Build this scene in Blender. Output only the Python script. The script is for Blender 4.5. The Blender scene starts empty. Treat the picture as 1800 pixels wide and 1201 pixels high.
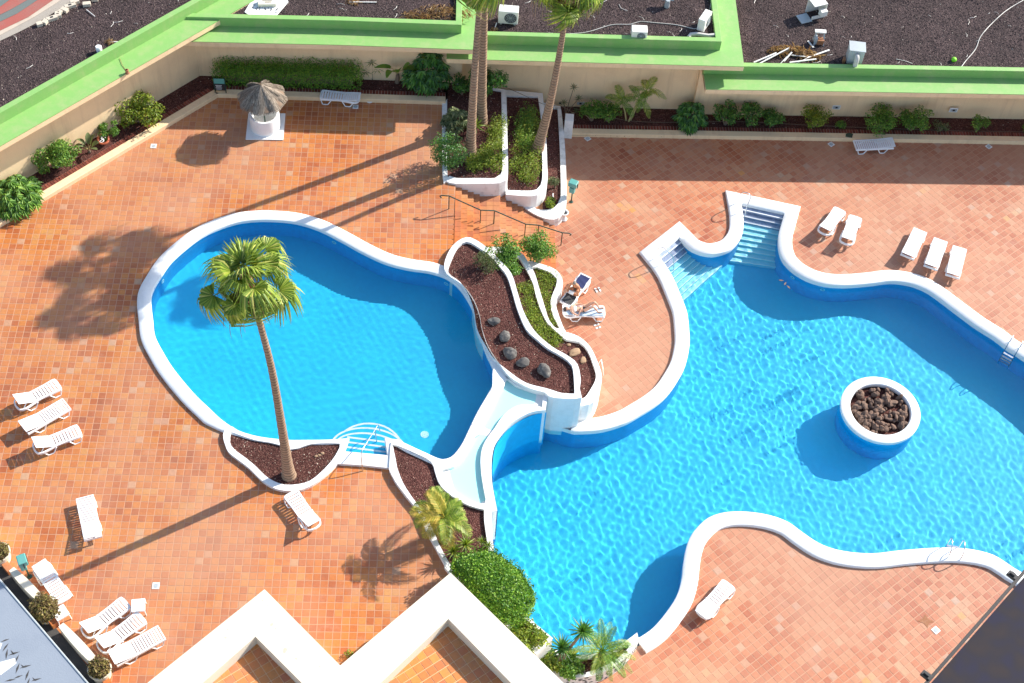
import bpy, bmesh, math, random
import numpy as np
from mathutils import Vector, Matrix, Quaternion
from mathutils.geometry import delaunay_2d_cdt

S = bpy.context.scene
COL = S.collection
R = math.radians
rng = np.random.default_rng(7)
random.seed(7)

# ------------------------------------------------------------------ camera, light, exposure
CAM_F, CAM_P, CAM_R, CAM_H = 2578.03, 0.93209266, -0.08379666, 50.33
_F = np.array([0, math.cos(CAM_P), -math.sin(CAM_P)])
_X = np.array([1.0, 0, 0])
_D = np.cross(_F, _X)
_X2 = math.cos(CAM_R) * _X + math.sin(CAM_R) * _D
_D2 = -math.sin(CAM_R) * _X + math.cos(CAM_R) * _D
_C = np.array([0, 0, CAM_H])
cam = bpy.data.cameras.new('camera')
cam.sensor_width = 36
cam.lens = CAM_F / 1800 * 36
cam.clip_start = 0.5
cam.clip_end = 2000
camo = bpy.data.objects.new('camera', cam)
COL.objects.link(camo)
camo.matrix_world = Matrix(((_X2[0], -_D2[0], -_F[0], 0), (_X2[1], -_D2[1], -_F[1], 0), (_X2[2], -_D2[2], -_F[2], CAM_H), (0, 0, 0, 1)))
cam.dof.use_dof = True
cam.dof.focus_distance = 62
cam.dof.aperture_fstop = 4.0
S.camera = camo

SUN_EL, SUN_AZ = R(31.5), R(34.2)
world = bpy.data.worlds.new('World')
S.world = world
world.use_nodes = True
wn = world.node_tree.nodes
sky = wn.new('ShaderNodeTexSky')
sky.sky_type = 'NISHITA'
sky.sun_disc = False
sky.sun_elevation = SUN_EL
sky.sun_rotation = math.pi / 2 - SUN_AZ
world.node_tree.links.new(sky.outputs[0], wn['Background'].inputs[0])
wn['Background'].inputs[1].default_value = 0.145
sun = bpy.data.lights.new('sun', 'SUN')
sun.energy = 5.0
sun.angle = R(0.5)
sun.color = (1, 0.95, 0.87)
sun.cycles.is_caustics_light = True
suno = bpy.data.objects.new('sun', sun)
COL.objects.link(suno)
SD = Vector((math.cos(SUN_EL) * math.cos(SUN_AZ), math.cos(SUN_EL) * math.sin(SUN_AZ), math.sin(SUN_EL)))
suno.rotation_euler = SD.to_track_quat('Z', 'Y').to_euler()
S.view_settings.view_transform = 'Standard'
S.view_settings.look = 'None'
S.view_settings.exposure = 0.8
S.view_settings.gamma = 1
S.view_settings.use_curve_mapping = False
S.cycles.max_bounces = 8
S.cycles.transparent_max_bounces = 12
S.cycles.sample_clamp_indirect = 4

# ------------------------------------------------------------------ placing helpers
def W(px, py, z=0.0):
    d = _F + (px - 900) / CAM_F * _X2 + (py - 600.5) / CAM_F * _D2
    w = _C + d * (z - CAM_H) / d[2]
    return Vector((w[0], w[1], z))

def pr(pts):
    w = np.asarray(pts, float) - _C
    q = w @ _F
    return np.stack([900 + CAM_F * (w @ _X2) / q, 600.5 + CAM_F * (w @ _D2) / q], -1)

def WP(pts, z=0.0):
    return [W(p[0], p[1], p[2] if len(p) > 2 else z) for p in pts]

def xy(pts):
    return np.array([(p[0], p[1]) for p in pts], float)

def smooth_path(pts, closed=True, step=0.25, sharp=()):
    """Catmull-Rom through the points; indices in sharp stay corners."""
    n = len(pts)
    P = [np.array(p[:], float) for p in pts]
    out = []
    segs = n if closed else n - 1
    for i in range(segs):
        p1, p2 = P[i], P[(i + 1) % n]
        p0 = P[i - 1] if (closed or i > 0) else p1
        p3 = P[(i + 2) % n] if (closed or i + 2 < n) else p2
        if i in sharp: p0 = p1
        if (i + 1) % n in sharp: p3 = p2
        L = np.linalg.norm(p2 - p1)
        k = max(1, int(round(L / step)))
        for j in range(k):
            t = j / k
            out.append(0.5 * ((2 * p1) + (-p0 + p2) * t + (2 * p0 - 5 * p1 + 4 * p2 - p3) * t * t + (-p0 + 3 * p1 - 3 * p2 + p3) * t ** 3))
    if not closed: out.append(P[-1])
    return [Vector(o) for o in out]

def offset(pts, d, closed=True):
    """shift sideways by d to the RIGHT of the travel direction (d may be a list)"""
    A = xy(pts)
    n = len(A)
    out = []
    for i in range(n):
        a = A[(i - 1) % n] if closed or i > 0 else A[i]
        b = A[(i + 1) % n] if closed or i < n - 1 else A[i]
        t1 = A[i] - a; t2 = b - A[i]
        t1 = t1 / (np.linalg.norm(t1) + 1e-9); t2 = t2 / (np.linalg.norm(t2) + 1e-9)
        t = t1 + t2
        t = t / (np.linalg.norm(t) + 1e-9)
        c = max(0.6, float(max(t @ t1, t @ t2))) if (np.linalg.norm(t1) > .5 and np.linalg.norm(t2) > .5) else 1
        dd = d[i] if hasattr(d, '__len__') else d
        out.append(Vector((A[i][0] + t[1] * dd / c, A[i][1] - t[0] * dd / c, pts[i][2] if len(pts[i]) > 2 else 0)))
    return out

def area2(A):
    A = xy(A)
    x, y = A[:, 0], A[:, 1]
    return 0.5 * float(np.sum(x * np.roll(y, -1) - y * np.roll(x, -1)))

def ccw(p):
    return list(p) if area2(p) > 0 else list(p)[::-1]

def pip(Q, poly):
    Q = np.asarray(Q, float); A = xy(poly)
    inside = np.zeros(len(Q), bool)
    x, y = Q[:, 0], Q[:, 1]
    j = len(A) - 1
    for i in range(len(A)):
        xi, yi, xj, yj = A[i][0], A[i][1], A[j][0], A[j][1]
        if yi != yj:
            c = ((yi > y) != (yj > y)) & (x < (xj - xi) * (y - yi) / (yj - yi) + xi)
            inside ^= c
        j = i
    return inside

# ------------------------------------------------------------------ mesh helpers
class MB:
    def __init__(s): s.v = []; s.f = []
    def add(s, vs, fs):
        b = len(s.v); s.v += [tuple(v) for v in vs]; s.f += [tuple(b + i for i in f) for f in fs]
    def box(s, c, d, rz=0.0, M=None):
        x, y, z = d[0] / 2, d[1] / 2, d[2] / 2
        vs = [Vector((i, j, k)) for k in (-z, z) for j in (-y, y) for i in (-x, x)]
        if M is None: M = Matrix.Rotation(rz, 3, 'Z')
        vs = [M @ v + Vector(c) for v in vs]
        s.add(vs, [(0, 2, 3, 1), (4, 5, 7, 6), (0, 1, 5, 4), (2, 6, 7, 3), (0, 4, 6, 2), (1, 3, 7, 5)])
    def bar(s, a, b, w, h):
        a = Vector(a); b = Vector(b); d = b - a
        q = d.to_track_quat('X', 'Z').to_matrix()
        s.box((a + b) / 2, (d.length, w, h), M=q)
    def tube(s, pts, r, n=8, caps=True, closed=False):
        pts = [Vector(p) for p in pts]; m = len(pts); b = len(s.v); up = Vector((0, 0, 1)); prev = None
        for i, p in enumerate(pts):
            if closed: t = (pts[(i + 1) % m] - pts[i - 1]).normalized()
            else: t = (pts[min(i + 1, m - 1)] - pts[max(i - 1, 0)]).normalized()
            if prev is None:
                a = t.cross(up)
                if a.length < 1e-3: a = t.cross(Vector((1, 0, 0)))
            else: a = prev - t * prev.dot(t)
            a.normalize(); prev = a; c = t.cross(a)
            rr = r[i] if hasattr(r, '__len__') else r
            for k in range(n):
                an = 2 * math.pi * k / n
                s.v.append(tuple(p + a * (math.cos(an) * rr) + c * (math.sin(an) * rr)))
        for i in range(m if closed else m - 1):
            for k in range(n):
                i2 = (i + 1) % m
                s.f.append((b + i * n + k, b + i2 * n + k, b + i2 * n + (k + 1) % n, b + i * n + (k + 1) % n)[::-1])
        if caps and not closed:
            s.f.append(tuple(b + k for k in range(n))); s.f.append(tuple(b + (m - 1) * n + k for k in range(n))[::-1])
    def lathe(s, prof, n=24, c=(0, 0, 0)):
        b = len(s.v); c = Vector(c)
        for r, z in prof:
            for k in range(n):
                a = 2 * math.pi * k / n
                s.v.append((c.x + r * math.cos(a), c.y + r * math.sin(a), c.z + z))
        for i in range(len(prof) - 1):
            for k in range(n):
                s.f.append((b + i * n + k, b + i * n + (k + 1) % n, b + (i + 1) * n + (k + 1) % n, b + (i + 1) * n + k))
    def sweep(s, path, prof, closed=False, cap=True):
        """prof: (side offset to the right, height) drawn around the section"""
        b = len(s.v); n = len(path); m = len(prof)
        for (o, h) in prof:
            q = offset(path, o, closed)
            for i in range(n): s.v.append((q[i][0], q[i][1], path[i][2] + h))
        for j in range(m):
            j2 = (j + 1) % m
            for i in range(n if closed else n - 1):
                i2 = (i + 1) % n
                s.f.append((b + j * n + i, b + j * n + i2, b + j2 * n + i2, b + j2 * n + i))
        if cap and not closed:
            s.f.append(tuple(b + j * n for j in range(m))[::-1]); s.f.append(tuple(b + j * n + n - 1 for j in range(m)))
    def fill(s, outer, holes=(), z=0.0, flip=False):
        vs = []; es = []
        for loop in [outer] + list(holes):
            b = len(vs); vs += [Vector((p[0], p[1])) for p in loop]; k = len(loop)
            es += [(b + i, b + (i + 1) % k) for i in range(k)]
        rv, re, rf, *_ = delaunay_2d_cdt(vs, es, [], 0, 1e-5)
        A = np.array([(v.x, v.y) for v in rv])
        cen = np.array([A[list(f)].mean(0) for f in rf])
        ok = pip(cen, outer)
        for h in holes: ok &= ~pip(cen, h)
        b = len(s.v); s.v += [(v.x, v.y, z) for v in rv]
        for f, o in zip(rf, ok):
            if o:
                f = list(f)
                a = A[f]
                if area2(a) < 0: f = f[::-1]
                s.f.append(tuple(b + i for i in (f[::-1] if flip else f)))
    def wall(s, loop, z1, z0, inward=False):
        b = len(s.v); n = len(loop)
        s.v += [(p[0], p[1], z1) for p in loop] + [(p[0], p[1], z0) for p in loop]
        for i in range(n):
            j = (i + 1) % n
            f = (b + i, b + n + i, b + n + j, b + j)
            s.f.append(f[::-1] if inward else f)
    def slab(s, outer, z1, z0, holes=()):
        outer = ccw(outer)
        s.fill(outer, holes, z1); s.wall(outer, z1, z0)
        for h in holes: s.wall(ccw(h), z1, z0, inward=True)
    def build(s, name, mat, parent=None, smooth=None, bevel=0, origin=None, mats=None, fmat=None):
        me = bpy.data.meshes.new(name)
        vs = s.v
        if origin is not None: vs = [(v[0] - origin[0], v[1] - origin[1], v[2] - origin[2]) for v in vs]
        me.from_pydata(vs, [], s.f)
        me.materials.append(mat)
        return link(name, me, parent, smooth, bevel)

def link(name, me, parent=None, smooth=None, bevel=0):
    if smooth:
        me.polygons.foreach_set('use_smooth', [True] * len(me.polygons))
        me.set_sharp_from_angle(angle=R(smooth))
    o = bpy.data.objects.new(name, me)
    COL.objects.link(o)
    if parent is not None: o.parent = parent
    if bevel:
        m = o.modifiers.new('Bevel', 'BEVEL'); m.width = bevel; m.segments = 2; m.limit_method = 'ANGLE'; m.angle_limit = R(50)
    return o

def npmesh(name, V, Fc, mat, parent=None, smooth=False):
    """V (n,3); Fc (m,k) of one face size"""
    me = bpy.data.meshes.new(name)
    V = np.asarray(V, np.float32); Fc = np.asarray(Fc, np.int32)
    me.vertices.add(len(V)); me.vertices.foreach_set('co', V.ravel())
    me.loops.add(Fc.size); me.loops.foreach_set('vertex_index', Fc.ravel())
    me.polygons.add(len(Fc)); me.polygons.foreach_set('loop_start', np.arange(len(Fc), dtype=np.int32) * Fc.shape[1])
    me.polygons.foreach_set('use_smooth', np.full(len(Fc), bool(smooth)))
    me.update(calc_edges=True)
    me.materials.append(mat)
    o = bpy.data.objects.new(name, me); COL.objects.link(o)
    if parent is not None: o.parent = parent
    return o

def tag(o, label=None, cat=None, group=None, kind=None):
    if label: o['label'] = label
    if cat: o['category'] = cat
    if group: o['group'] = group
    if kind: o['kind'] = kind
    return o

def empty(name, loc=(0, 0, 0), rz=0.0, label=None, cat=None, group=None, kind=None):
    o = bpy.data.objects.new(name, None); COL.objects.link(o)
    o.empty_display_size = 0.2
    o.location = loc; o.rotation_euler = (0, 0, rz)
    return tag(o, label, cat, group, kind)

def copy_tree(o, parent=None):
    c = o.copy(); COL.objects.link(c)
    if parent is not None: c.parent = parent
    for ch in list(o.children): copy_tree(ch, c)
    return c

# ------------------------------------------------------------------ materials
def new_mat(name, rough=0.7, color=(.5, .5, .5)):
    m = bpy.data.materials.new(name); m.use_nodes = True
    b = m.node_tree.nodes['Principled BSDF']
    b.inputs['Base Color'].default_value = (*color, 1); b.inputs['Roughness'].default_value = rough
    return m, m.node_tree.nodes, m.node_tree.links, b

def coords(n, l):
    g = n.new('ShaderNodeNewGeometry'); return g.outputs['Position']

def noise(n, l, vec, scale, detail=4, rough=.55):
    t = n.new('ShaderNodeTexNoise'); t.inputs['Scale'].default_value = scale; t.inputs['Detail'].default_value = detail
    t.inputs['Roughness'].default_value = rough
    l.new(vec, t.inputs['Vector']); return t.outputs['Fac']

def ramp(n, l, fac, stops, mode='LINEAR'):
    r = n.new('ShaderNodeValToRGB'); r.color_ramp.interpolation = mode
    e = r.color_ramp.elements
    while len(e) < len(stops): e.new(0.5)
    for i, (p, c) in enumerate(stops):
        e[i].position = p; e[i].color = (*c, 1) if len(c) == 3 else c
    l.new(fac, r.inputs['Fac']); return r.outputs['Color']

def mix(n, l, fac, a, b, mode='MIX'):
    m = n.new('ShaderNodeMix'); m.data_type = 'RGBA'; m.blend_type = mode
    for key, val in ((0, fac), (6, a), (7, b)):
        if isinstance(val, (int, float)): m.inputs[key].default_value = val
        elif isinstance(val, tuple): m.inputs[key].default_value = (*val, 1)
        else: l.new(val, m.inputs[key])
    return m.outputs[2]

def math_(n, l, op, a, b=None):
    m = n.new('ShaderNodeMath'); m.operation = op
    for i, v in enumerate((a, b)):
        if v is None: continue
        if isinstance(v, (int, float)): m.inputs[i].default_value = v
        else: l.new(v, m.inputs[i])
    return m.outputs[0]

def bump(n, l, b, h, strength=.3, dist=.02):
    t = n.new('ShaderNodeBump'); t.inputs['Strength'].default_value = strength; t.inputs['Distance'].default_value = dist
    l.new(h, t.inputs['Height']); l.new(t.outputs[0], b.inputs['Normal'])

def tile_mat(name, yaw, pitch, org, stops, weather=.5):
    m, n, l, b = new_mat(name, .62)
    pos = coords(n, l)
    mp = n.new('ShaderNodeMapping'); mp.vector_type = 'TEXTURE'
    mp.inputs['Rotation'].default_value = (0, 0, yaw); mp.inputs['Scale'].default_value = (pitch, pitch, 1000)
    mp.inputs['Location'].default_value = (org[0], org[1], 0)
    l.new(pos, mp.inputs['Vector'])
    fl = n.new('ShaderNodeVectorMath'); fl.operation = 'FLOOR'; l.new(mp.outputs[0], fl.inputs[0])
    wnz = n.new('ShaderNodeTexWhiteNoise'); wnz.noise_dimensions = '2D'; l.new(fl.outputs[0], wnz.inputs['Vector'])
    # neighbouring tiles come from the same pallet: patches of the same firing
    pat = noise(n, l, fl.outputs[0], .16, 2)
    s = math_(n, l, 'ADD', math_(n, l, 'MULTIPLY', wnz.outputs['Value'], .50), math_(n, l, 'MULTIPLY', math_(n, l, 'SUBTRACT', pat, .28), 1.15))
    col = ramp(n, l, s, stops)
    # a few odd grey or ochre replacements
    odd = ramp(n, l, wnz.outputs['Value'], [(0, (0, 0, 0)), (.965, (0, 0, 0)), (.975, (1, 1, 1))])
    col = mix(n, l, math_(n, l, 'MULTIPLY', odd, .4), col, (.42, .36, .30))
    fine = noise(n, l, pos, 9, 4)
    col = mix(n, l, .35, col, ramp(n, l, fine, [(.3, (.62, .62, .62)), (.7, (1.15, 1.1, 1.05))]), 'MULTIPLY')
    big = noise(n, l, pos, .14, 4)
    zone = noise(n, l, pos, .075, 2, .4)
    col = mix(n, l, .55, col, ramp(n, l, zone, [(.36, (1.16, .98, .74)), (.5, (1, 1, 1)), (.64, (.86, .90, 1.02))]), 'MULTIPLY')
    stain = noise(n, l, pos, .9, 5, .7)
    col = mix(n, l, math_(n, l, 'MULTIPLY', ramp(n, l, stain, [(.56, (0, 0, 0)), (.72, (1, 1, 1))]), .28), col, (.56, .35, .26))
    dk = noise(n, l, pos, .45, 5, .65)
    col = mix(n, l, math_(n, l, 'MULTIPLY', ramp(n, l, dk, [(.55, (0, 0, 0)), (.75, (1, 1, 1))]), .35), col, (.30, .115, .07))
    wf = math_(n, l, 'MULTIPLY', ramp(n, l, big, [(.42, (0, 0, 0)), (.62, (1, 1, 1))]), weather)
    col = mix(n, l, wf, col, (.50, .26, .155))
    l.new(col, b.inputs['Base Color'])
    l.new(math_(n, l, 'ADD', math_(n, l, 'MULTIPLY', big, .3), .35), b.inputs['Roughness'])
    bump(n, l, b, fine, .25, .01)
    return m

def paint_mat(name, color, dirt=(.4, .37, .32), amount=.35, rough=.55, scale=1.2, grain=.2, streak=0):
    m, n, l, b = new_mat(name, rough)
    pos = coords(n, l)
    a = noise(n, l, pos, scale, 6, .65)
    c = mix(n, l, math_(n, l, 'MULTIPLY', ramp(n, l, a, [(.48, (0, 0, 0)), (.75, (1, 1, 1))]), amount), color, dirt)
    if streak:
        mp = n.new('ShaderNodeMapping'); mp.inputs['Scale'].default_value = (2.6, 2.6, .22); l.new(pos, mp.inputs[0])
        st = noise(n, l, mp.outputs[0], 1, 5, .65)
        c = mix(n, l, math_(n, l, 'MULTIPLY', ramp(n, l, st, [(.5, (0, 0, 0)), (.72, (1, 1, 1))]), streak), c, dirt)
    f = noise(n, l, pos, 22, 3)
    c = mix(n, l, .12, c, ramp(n, l, f, [(.3, (.7, .7, .7)), (.7, (1.1, 1.1, 1.1))]), 'MULTIPLY')
    l.new(c, b.inputs['Base Color'])
    bump(n, l, b, f, grain, .01)
    return m

def island_mat(name, stops, rough=.8, trans=0.0, bumpy=0, spec=.3):
    m, n, l, b = new_mat(name, rough)
    g = n.new('ShaderNodeNewGeometry')
    c = ramp(n, l, g.outputs['Random Per Island'], stops)
    pn = noise(n, l, g.outputs['Position'], 1.6, 2)
    c = mix(n, l, .5, c, ramp(n, l, pn, [(.3, (.72, .75, .7)), (.7, (1.2, 1.15, 1.0))]), 'MULTIPLY')
    l.new(c, b.inputs['Base Color'])
    b.inputs['Specular IOR Level'].default_value = spec
    if bumpy:
        bump(n, l, b, noise(n, l, g.outputs['Position'], 30, 3), bumpy, .02)
    if trans:
        out = n['Material Output']; t = n.new('ShaderNodeBsdfTranslucent'); ms = n.new('ShaderNodeMixShader')
        l.new(mix(n, l, 1.0, c, (1.35, 1.3, .7), 'MULTIPLY'), t.inputs[0]); ms.inputs[0].default_value = trans
        l.new(b.outputs[0], ms.inputs[1]); l.new(t.outputs[0], ms.inputs[2]); l.new(ms.outputs[0], out.inputs[0])
    return m

def gravel_mat(name, stops, scale=28, b_=.8):
    m, n, l, b = new_mat(name, .95)
    pos = coords(n, l)
    v = n.new('ShaderNodeTexVoronoi'); v.inputs['Scale'].default_value = scale; l.new(pos, v.inputs['Vector'])
    c = ramp(n, l, v.outputs['Color'], stops)
    big = noise(n, l, pos, .8, 3)
    c = mix(n, l, .6, c, ramp(n, l, big, [(.35, (.7, .7, .7)), (.7, (1.25, 1.2, 1.2))]), 'MULTIPLY')
    l.new(c, b.inputs['Base Color'])
    b.inputs['Specular IOR Level'].default_value = .2
    bump(n, l, b, v.outputs['Distance'], b_, .04)
    return m

UP_YAW, UP_PITCH = R(4.40), .30
LO_YAW, LO_PITCH = R(41), .30
BA_YAW, BA_PITCH = R(-50.5), .335
T_STOPS = [(.0, (.28, .075, .028)), (.28, (.40, .112, .032)), (.5, (.48, .155, .036)), (.72, (.53, .200, .048)), (.88, (.50, .240, .080)), (1, (.62, .250, .030))]
T2_STOPS = [(.0, (.32, .085, .042)), (.3, (.40, .130, .064)), (.52, (.46, .175, .090)), (.75, (.49, .225, .125)), (.9, (.52, .30, .18)), (1, (.60, .26, .06))]
T3_STOPS = [(.0, (.48, .13, .06)), (.3, (.56, .17, .055)), (.6, (.62, .22, .045)), (.85, (.66, .28, .06)), (1, (.60, .30, .10))]
M = {}
M['tile_up'] = tile_mat('terracotta_upper', UP_YAW, UP_PITCH, (0, 0), T_STOPS, .55)
M['tile_lo'] = tile_mat('terracotta_lower', LO_YAW, LO_PITCH, (0, 0), T2_STOPS, .6)
BA_ORG = W(788, 1096, 1.6)
M['tile_ba'] = tile_mat('terracotta_balcony', BA_YAW, BA_PITCH, (BA_ORG.x, BA_ORG.y), T3_STOPS, .15)
M['grout'] = paint_mat('pale_grout', (.50, .27, .16), (.32, .16, .09), .5)
M['grout_ba'] = paint_mat('ochre_grout', (.78, .50, .26), (.5, .3, .16), .3)
M['white'] = paint_mat('white_paint', (.82, .82, .80), (.58, .56, .51), .32, .5, 2.6)
M['white_old'] = paint_mat('old_white_paint', (.80, .79, .76), (.30, .28, .25), .6, .6, 3)
M['cream'] = paint_mat('cream_render', (.84, .62, .37), (.60, .42, .25), .35, .8, .7, .2, .5)
M['cream_pale'] = paint_mat('pale_cream_paint', (.76, .69, .55), (.64, .56, .42), .45, .6, 1.3)
M['green'] = paint_mat('green_paint', (.215, .42, .115), (.36, .42, .19), .6, .6, 1.7, .2, .35)
M['green_face'] = M['green']
M['soil'] = gravel_mat('red_lava_gravel', [(0, (.035, .012, .010)), (.5, (.095, .035, .028)), (.85, (.17, .075, .06)), (1, (.34, .22, .17))], 26)
M['roofgravel'] = gravel_mat('dark_lava_gravel', [(0, (.022, .015, .015)), (.5, (.058, .040, .040)), (.85, (.10, .070, .066)), (1, (.17, .13, .12))], 20)
M['peb_red'] = island_mat('red_pebbles', [(0, (.04, .014, .012)), (.5, (.10, .038, .030)), (.9, (.19, .09, .07)), (.97, (.45, .36, .28)), (1, (.6, .52, .44))], .95)
M['peb_dark'] = island_mat('dark_pebbles', [(0, (.03, .021, .021)), (.5, (.075, .052, .052)), (.93, (.14, .10, .095)), (.985, (.26, .21, .18)), (1, (.5, .44, .38))], .95)
M['brick'] = island_mat('brown_edging_bricks', [(0, (.12, .03, .02)), (1, (.26, .075, .05))], .7)
M['mortar'] = paint_mat('pale_mortar', (.45, .34, .27), (.3, .2, .15), .4)
M['plastic'] = paint_mat('white_plastic', (.84, .84, .83), (.7, .68, .62), .1, .35, 2, .02)
M['plastic_old'] = paint_mat('worn_white_plastic', (.78, .76, .70), (.55, .5, .42), .3, .45, 3, .05)
m, n, l, b = new_mat('steel', .25, (.62, .64, .66)); b.inputs['Metallic'].default_value = 1; M['steel'] = m
M['dkgreen'] = paint_mat('dark_green_enamel', (.012, .05, .035), (.05, .06, .05), .3, .4)
M['teal'] = paint_mat('teal_enamel', (.10, .34, .30), (.2, .3, .28), .4, .45)
M['black'] = paint_mat('black_plastic', (.02, .02, .022), (.05, .05, .05), .3, .5)
M['grey'] = paint_mat('grey_metal', (.42, .46, .47), (.28, .26, .24), .4, .45)
M['greypipe'] = paint_mat('grey_plastic_pipe', (.52, .50, .46), (.3, .28, .25), .5, .5)
M['rust'] = paint_mat('rusty_metal', (.30, .12, .05), (.45, .3, .2), .5, .8, 8)
M['bark'] = None
m, n, l, b = new_mat('palm_bark', .9)
g = n.new('ShaderNodeTexCoord'); wv = n.new('ShaderNodeTexWave'); wv.bands_direction = 'Z'; wv.inputs['Scale'].default_value = 1.9
wv.inputs['Distortion'].default_value = 1.6; wv.inputs['Detail'].default_value = 3; l.new(g.outputs['Object'], wv.inputs['Vector'])
c = ramp(n, l, wv.outputs['Fac'], [(0, (.13, .075, .045)), (.25, (.30, .20, .13)), (.8, (.40, .28, .19)), (1, (.30, .18, .11))])
c = mix(n, l, .5, c, ramp(n, l, noise(n, l, g.outputs['Object'], 5, 5), [(.3, (.6, .6, .6)), (.7, (1.2, 1.15, 1.1))]), 'MULTIPLY')
l.new(c, b.inputs['Base Color']); bump(n, l, b, wv.outputs['Fac'], .5, .03); M['bark'] = m
M['wood'] = paint_mat('brown_stem_bark', (.22, .15, .10), (.1, .06, .04), .5, .9, 8, .5)
M['rock_grey'] = paint_mat('grey_volcanic_rock', (.10, .092, .085), (.34, .31, .27), .8, .95, 7, 1)
M['rock_brown'] = island_mat('brown_lava_rock', [(0, (.03, .016, .015)), (.4, (.085, .034, .028)), (.7, (.10, .055, .045)), (1, (.20, .13, .10))], .95, bumpy=1)
M['rock_tan'] = paint_mat('tan_stone', (.34, .22, .13), (.2, .13, .08), .5, .9, 9, .8)
M['thatch'] = island_mat('dry_thatch', [(0, (.12, .095, .075)), (.5, (.27, .22, .18)), (1, (.46, .38, .31))], .95)
M['leaf_dark'] = island_mat('glossy_dark_leaves', [(0, (.03, .095, .018)), (.5, (.065, .19, .028)), (.85, (.12, .29, .04)), (1, (.22, .40, .07))], .42, .22, spec=.5)
M['leaf_mid'] = island_mat('mid_green_leaves', [(0, (.05, .13, .018)), (.5, (.11, .25, .03)), (.85, (.19, .35, .045)), (1, (.32, .45, .08))], .5, .25, spec=.45)
M['leaf_lime'] = island_mat('lime_leaves', [(0, (.08, .14, .012)), (.5, (.17, .26, .025)), (.85, (.29, .36, .035)), (1, (.42, .42, .09))], .5, .3, spec=.4)
M['leaf_hedge'] = island_mat('clipped_hedge_leaves', [(0, (.04, .13, .012)), (.4, (.10, .25, .02)), (.8, (.20, .39, .03)), (1, (.34, .48, .06))], .5, .2, spec=.45)
M['leaf_dull'] = island_mat('dull_olive_leaves', [(0, (.07, .10, .04)), (.6, (.14, .18, .08)), (1, (.26, .26, .14))], .6, .25)
M['leaf_brownish'] = island_mat('bronze_succulent_leaves', [(0, (.07, .045, .02)), (.5, (.17, .11, .04)), (.85, (.22, .20, .05)), (1, (.40, .30, .12))], .55, .15)
M['frond'] = island_mat('palm_fronds', [(0, (.09, .17, .020)), (.5, (.22, .32, .035)), (.85, (.36, .44, .06)), (1, (.56, .50, .16))], .5, .25, spec=.4)
M['frond_yellow'] = island_mat('yellowing_fronds', [(0, (.20, .22, .03)), (.6, (.45, .36, .05)), (1, (.60, .42, .10))], .55, .3)
M['frond_dry'] = island_mat('dry_fronds', [(0, (.22, .12, .06)), (.6, (.42, .27, .15)), (1, (.58, .44, .28))], .8, .2)
M['petiole'] = paint_mat('pale_petiole', (.48, .42, .18), (.4, .25, .1), .5, .5)
M['navy'] = paint_mat('navy_towel', (.03, .04, .12), (.06, .07, .16), .3, .95)
M['darkgrey'] = paint_mat('dark_grey_cloth', (.045, .047, .05), (.09, .09, .09), .4, .9)
M['bluecloth'] = paint_mat('blue_white_towel', (.55, .68, .78), (.12, .35, .6), .8, .95, 9)
M['skin'] = paint_mat('fair_skin', (.60, .34, .23), (.5, .22, .14), .4, .6, 6, .02)  # lighter of the two skin tones
M['skin2'] = paint_mat('tanned_skin', (.50, .22, .11), (.4, .16, .08), .4, .6, 6, .02)
M['hair'] = paint_mat('dark_hair', (.03, .018, .012), (.06, .03, .02), .4, .6, 20)
M['hair2'] = paint_mat('grey_hair', (.22, .18, .15), (.3, .27, .24), .4, .7, 20)
M['orange'] = paint_mat('orange_plastic', (.62, .16, .07), (.45, .12, .06), .3, .5)
M['ball'] = paint_mat('neon_green_rubber', (.25, .75, .03), (.2, .6, .03), .2, .5)
M['yellowgreen'] = paint_mat('faded_yellow', (.7, .7, .2), (.6, .5, .2), .3, .6)
M['board'] = paint_mat('white_board', (.80, .80, .78), (.35, .32, .3), .25, .6, 3)
M['block'] = paint_mat('pale_concrete_block', (.55, .48, .38), (.35, .3, .24), .5, .9, 5)
M['peel'] = paint_mat('bare_render_patch', (.55, .47, .36), (.4, .33, .25), .5, .8, 9)
M['asphalt'] = paint_mat('dark_stone', (.055, .052, .05), (.11, .09, .08), .7, .85, 1.5, .6)  # dark stones and dirt; on the gully strip it paints shade
M['roof_grey'] = paint_mat('shade_grey_roof_felt', (.25, .285, .335), (.20, .235, .29), .5, .9, 1, .5)  # bluish grey carries the building's shadow, painted into the felt colour
M['concrete'] = paint_mat('weathered_concrete', (.34, .30, .25), (.16, .13, .11), .6, .9, 1)
M['redroad'] = paint_mat('red_road_surface', (.34, .09, .07), (.22, .17, .14), .7, .9, .6)
M['greyroad'] = paint_mat('grey_road_surface', (.13, .15, .14), (.22, .08, .06), .5, .9, .5)
M['concrete_path'] = paint_mat('pale_concrete', (.50, .42, .33), (.3, .2, .15), .5, .9, 1)  # paler concrete tone for the kerb line
M['dkframe'] = paint_mat('dark_brown_frame', (.020, .017, .017), (.035, .028, .028), .4, .6)
m, n, l, b = new_mat('plum_screen_fabric', .95)
c = ramp(n, l, noise(n, l, coords(n, l), 2.2, 1), [(.30, (.030, .021, .021)), (.5, (.022, .018, .024)), (.66, (.019, .017, .034))])
l.new(c, b.inputs['Base Color']); M['plum'] = m

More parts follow.
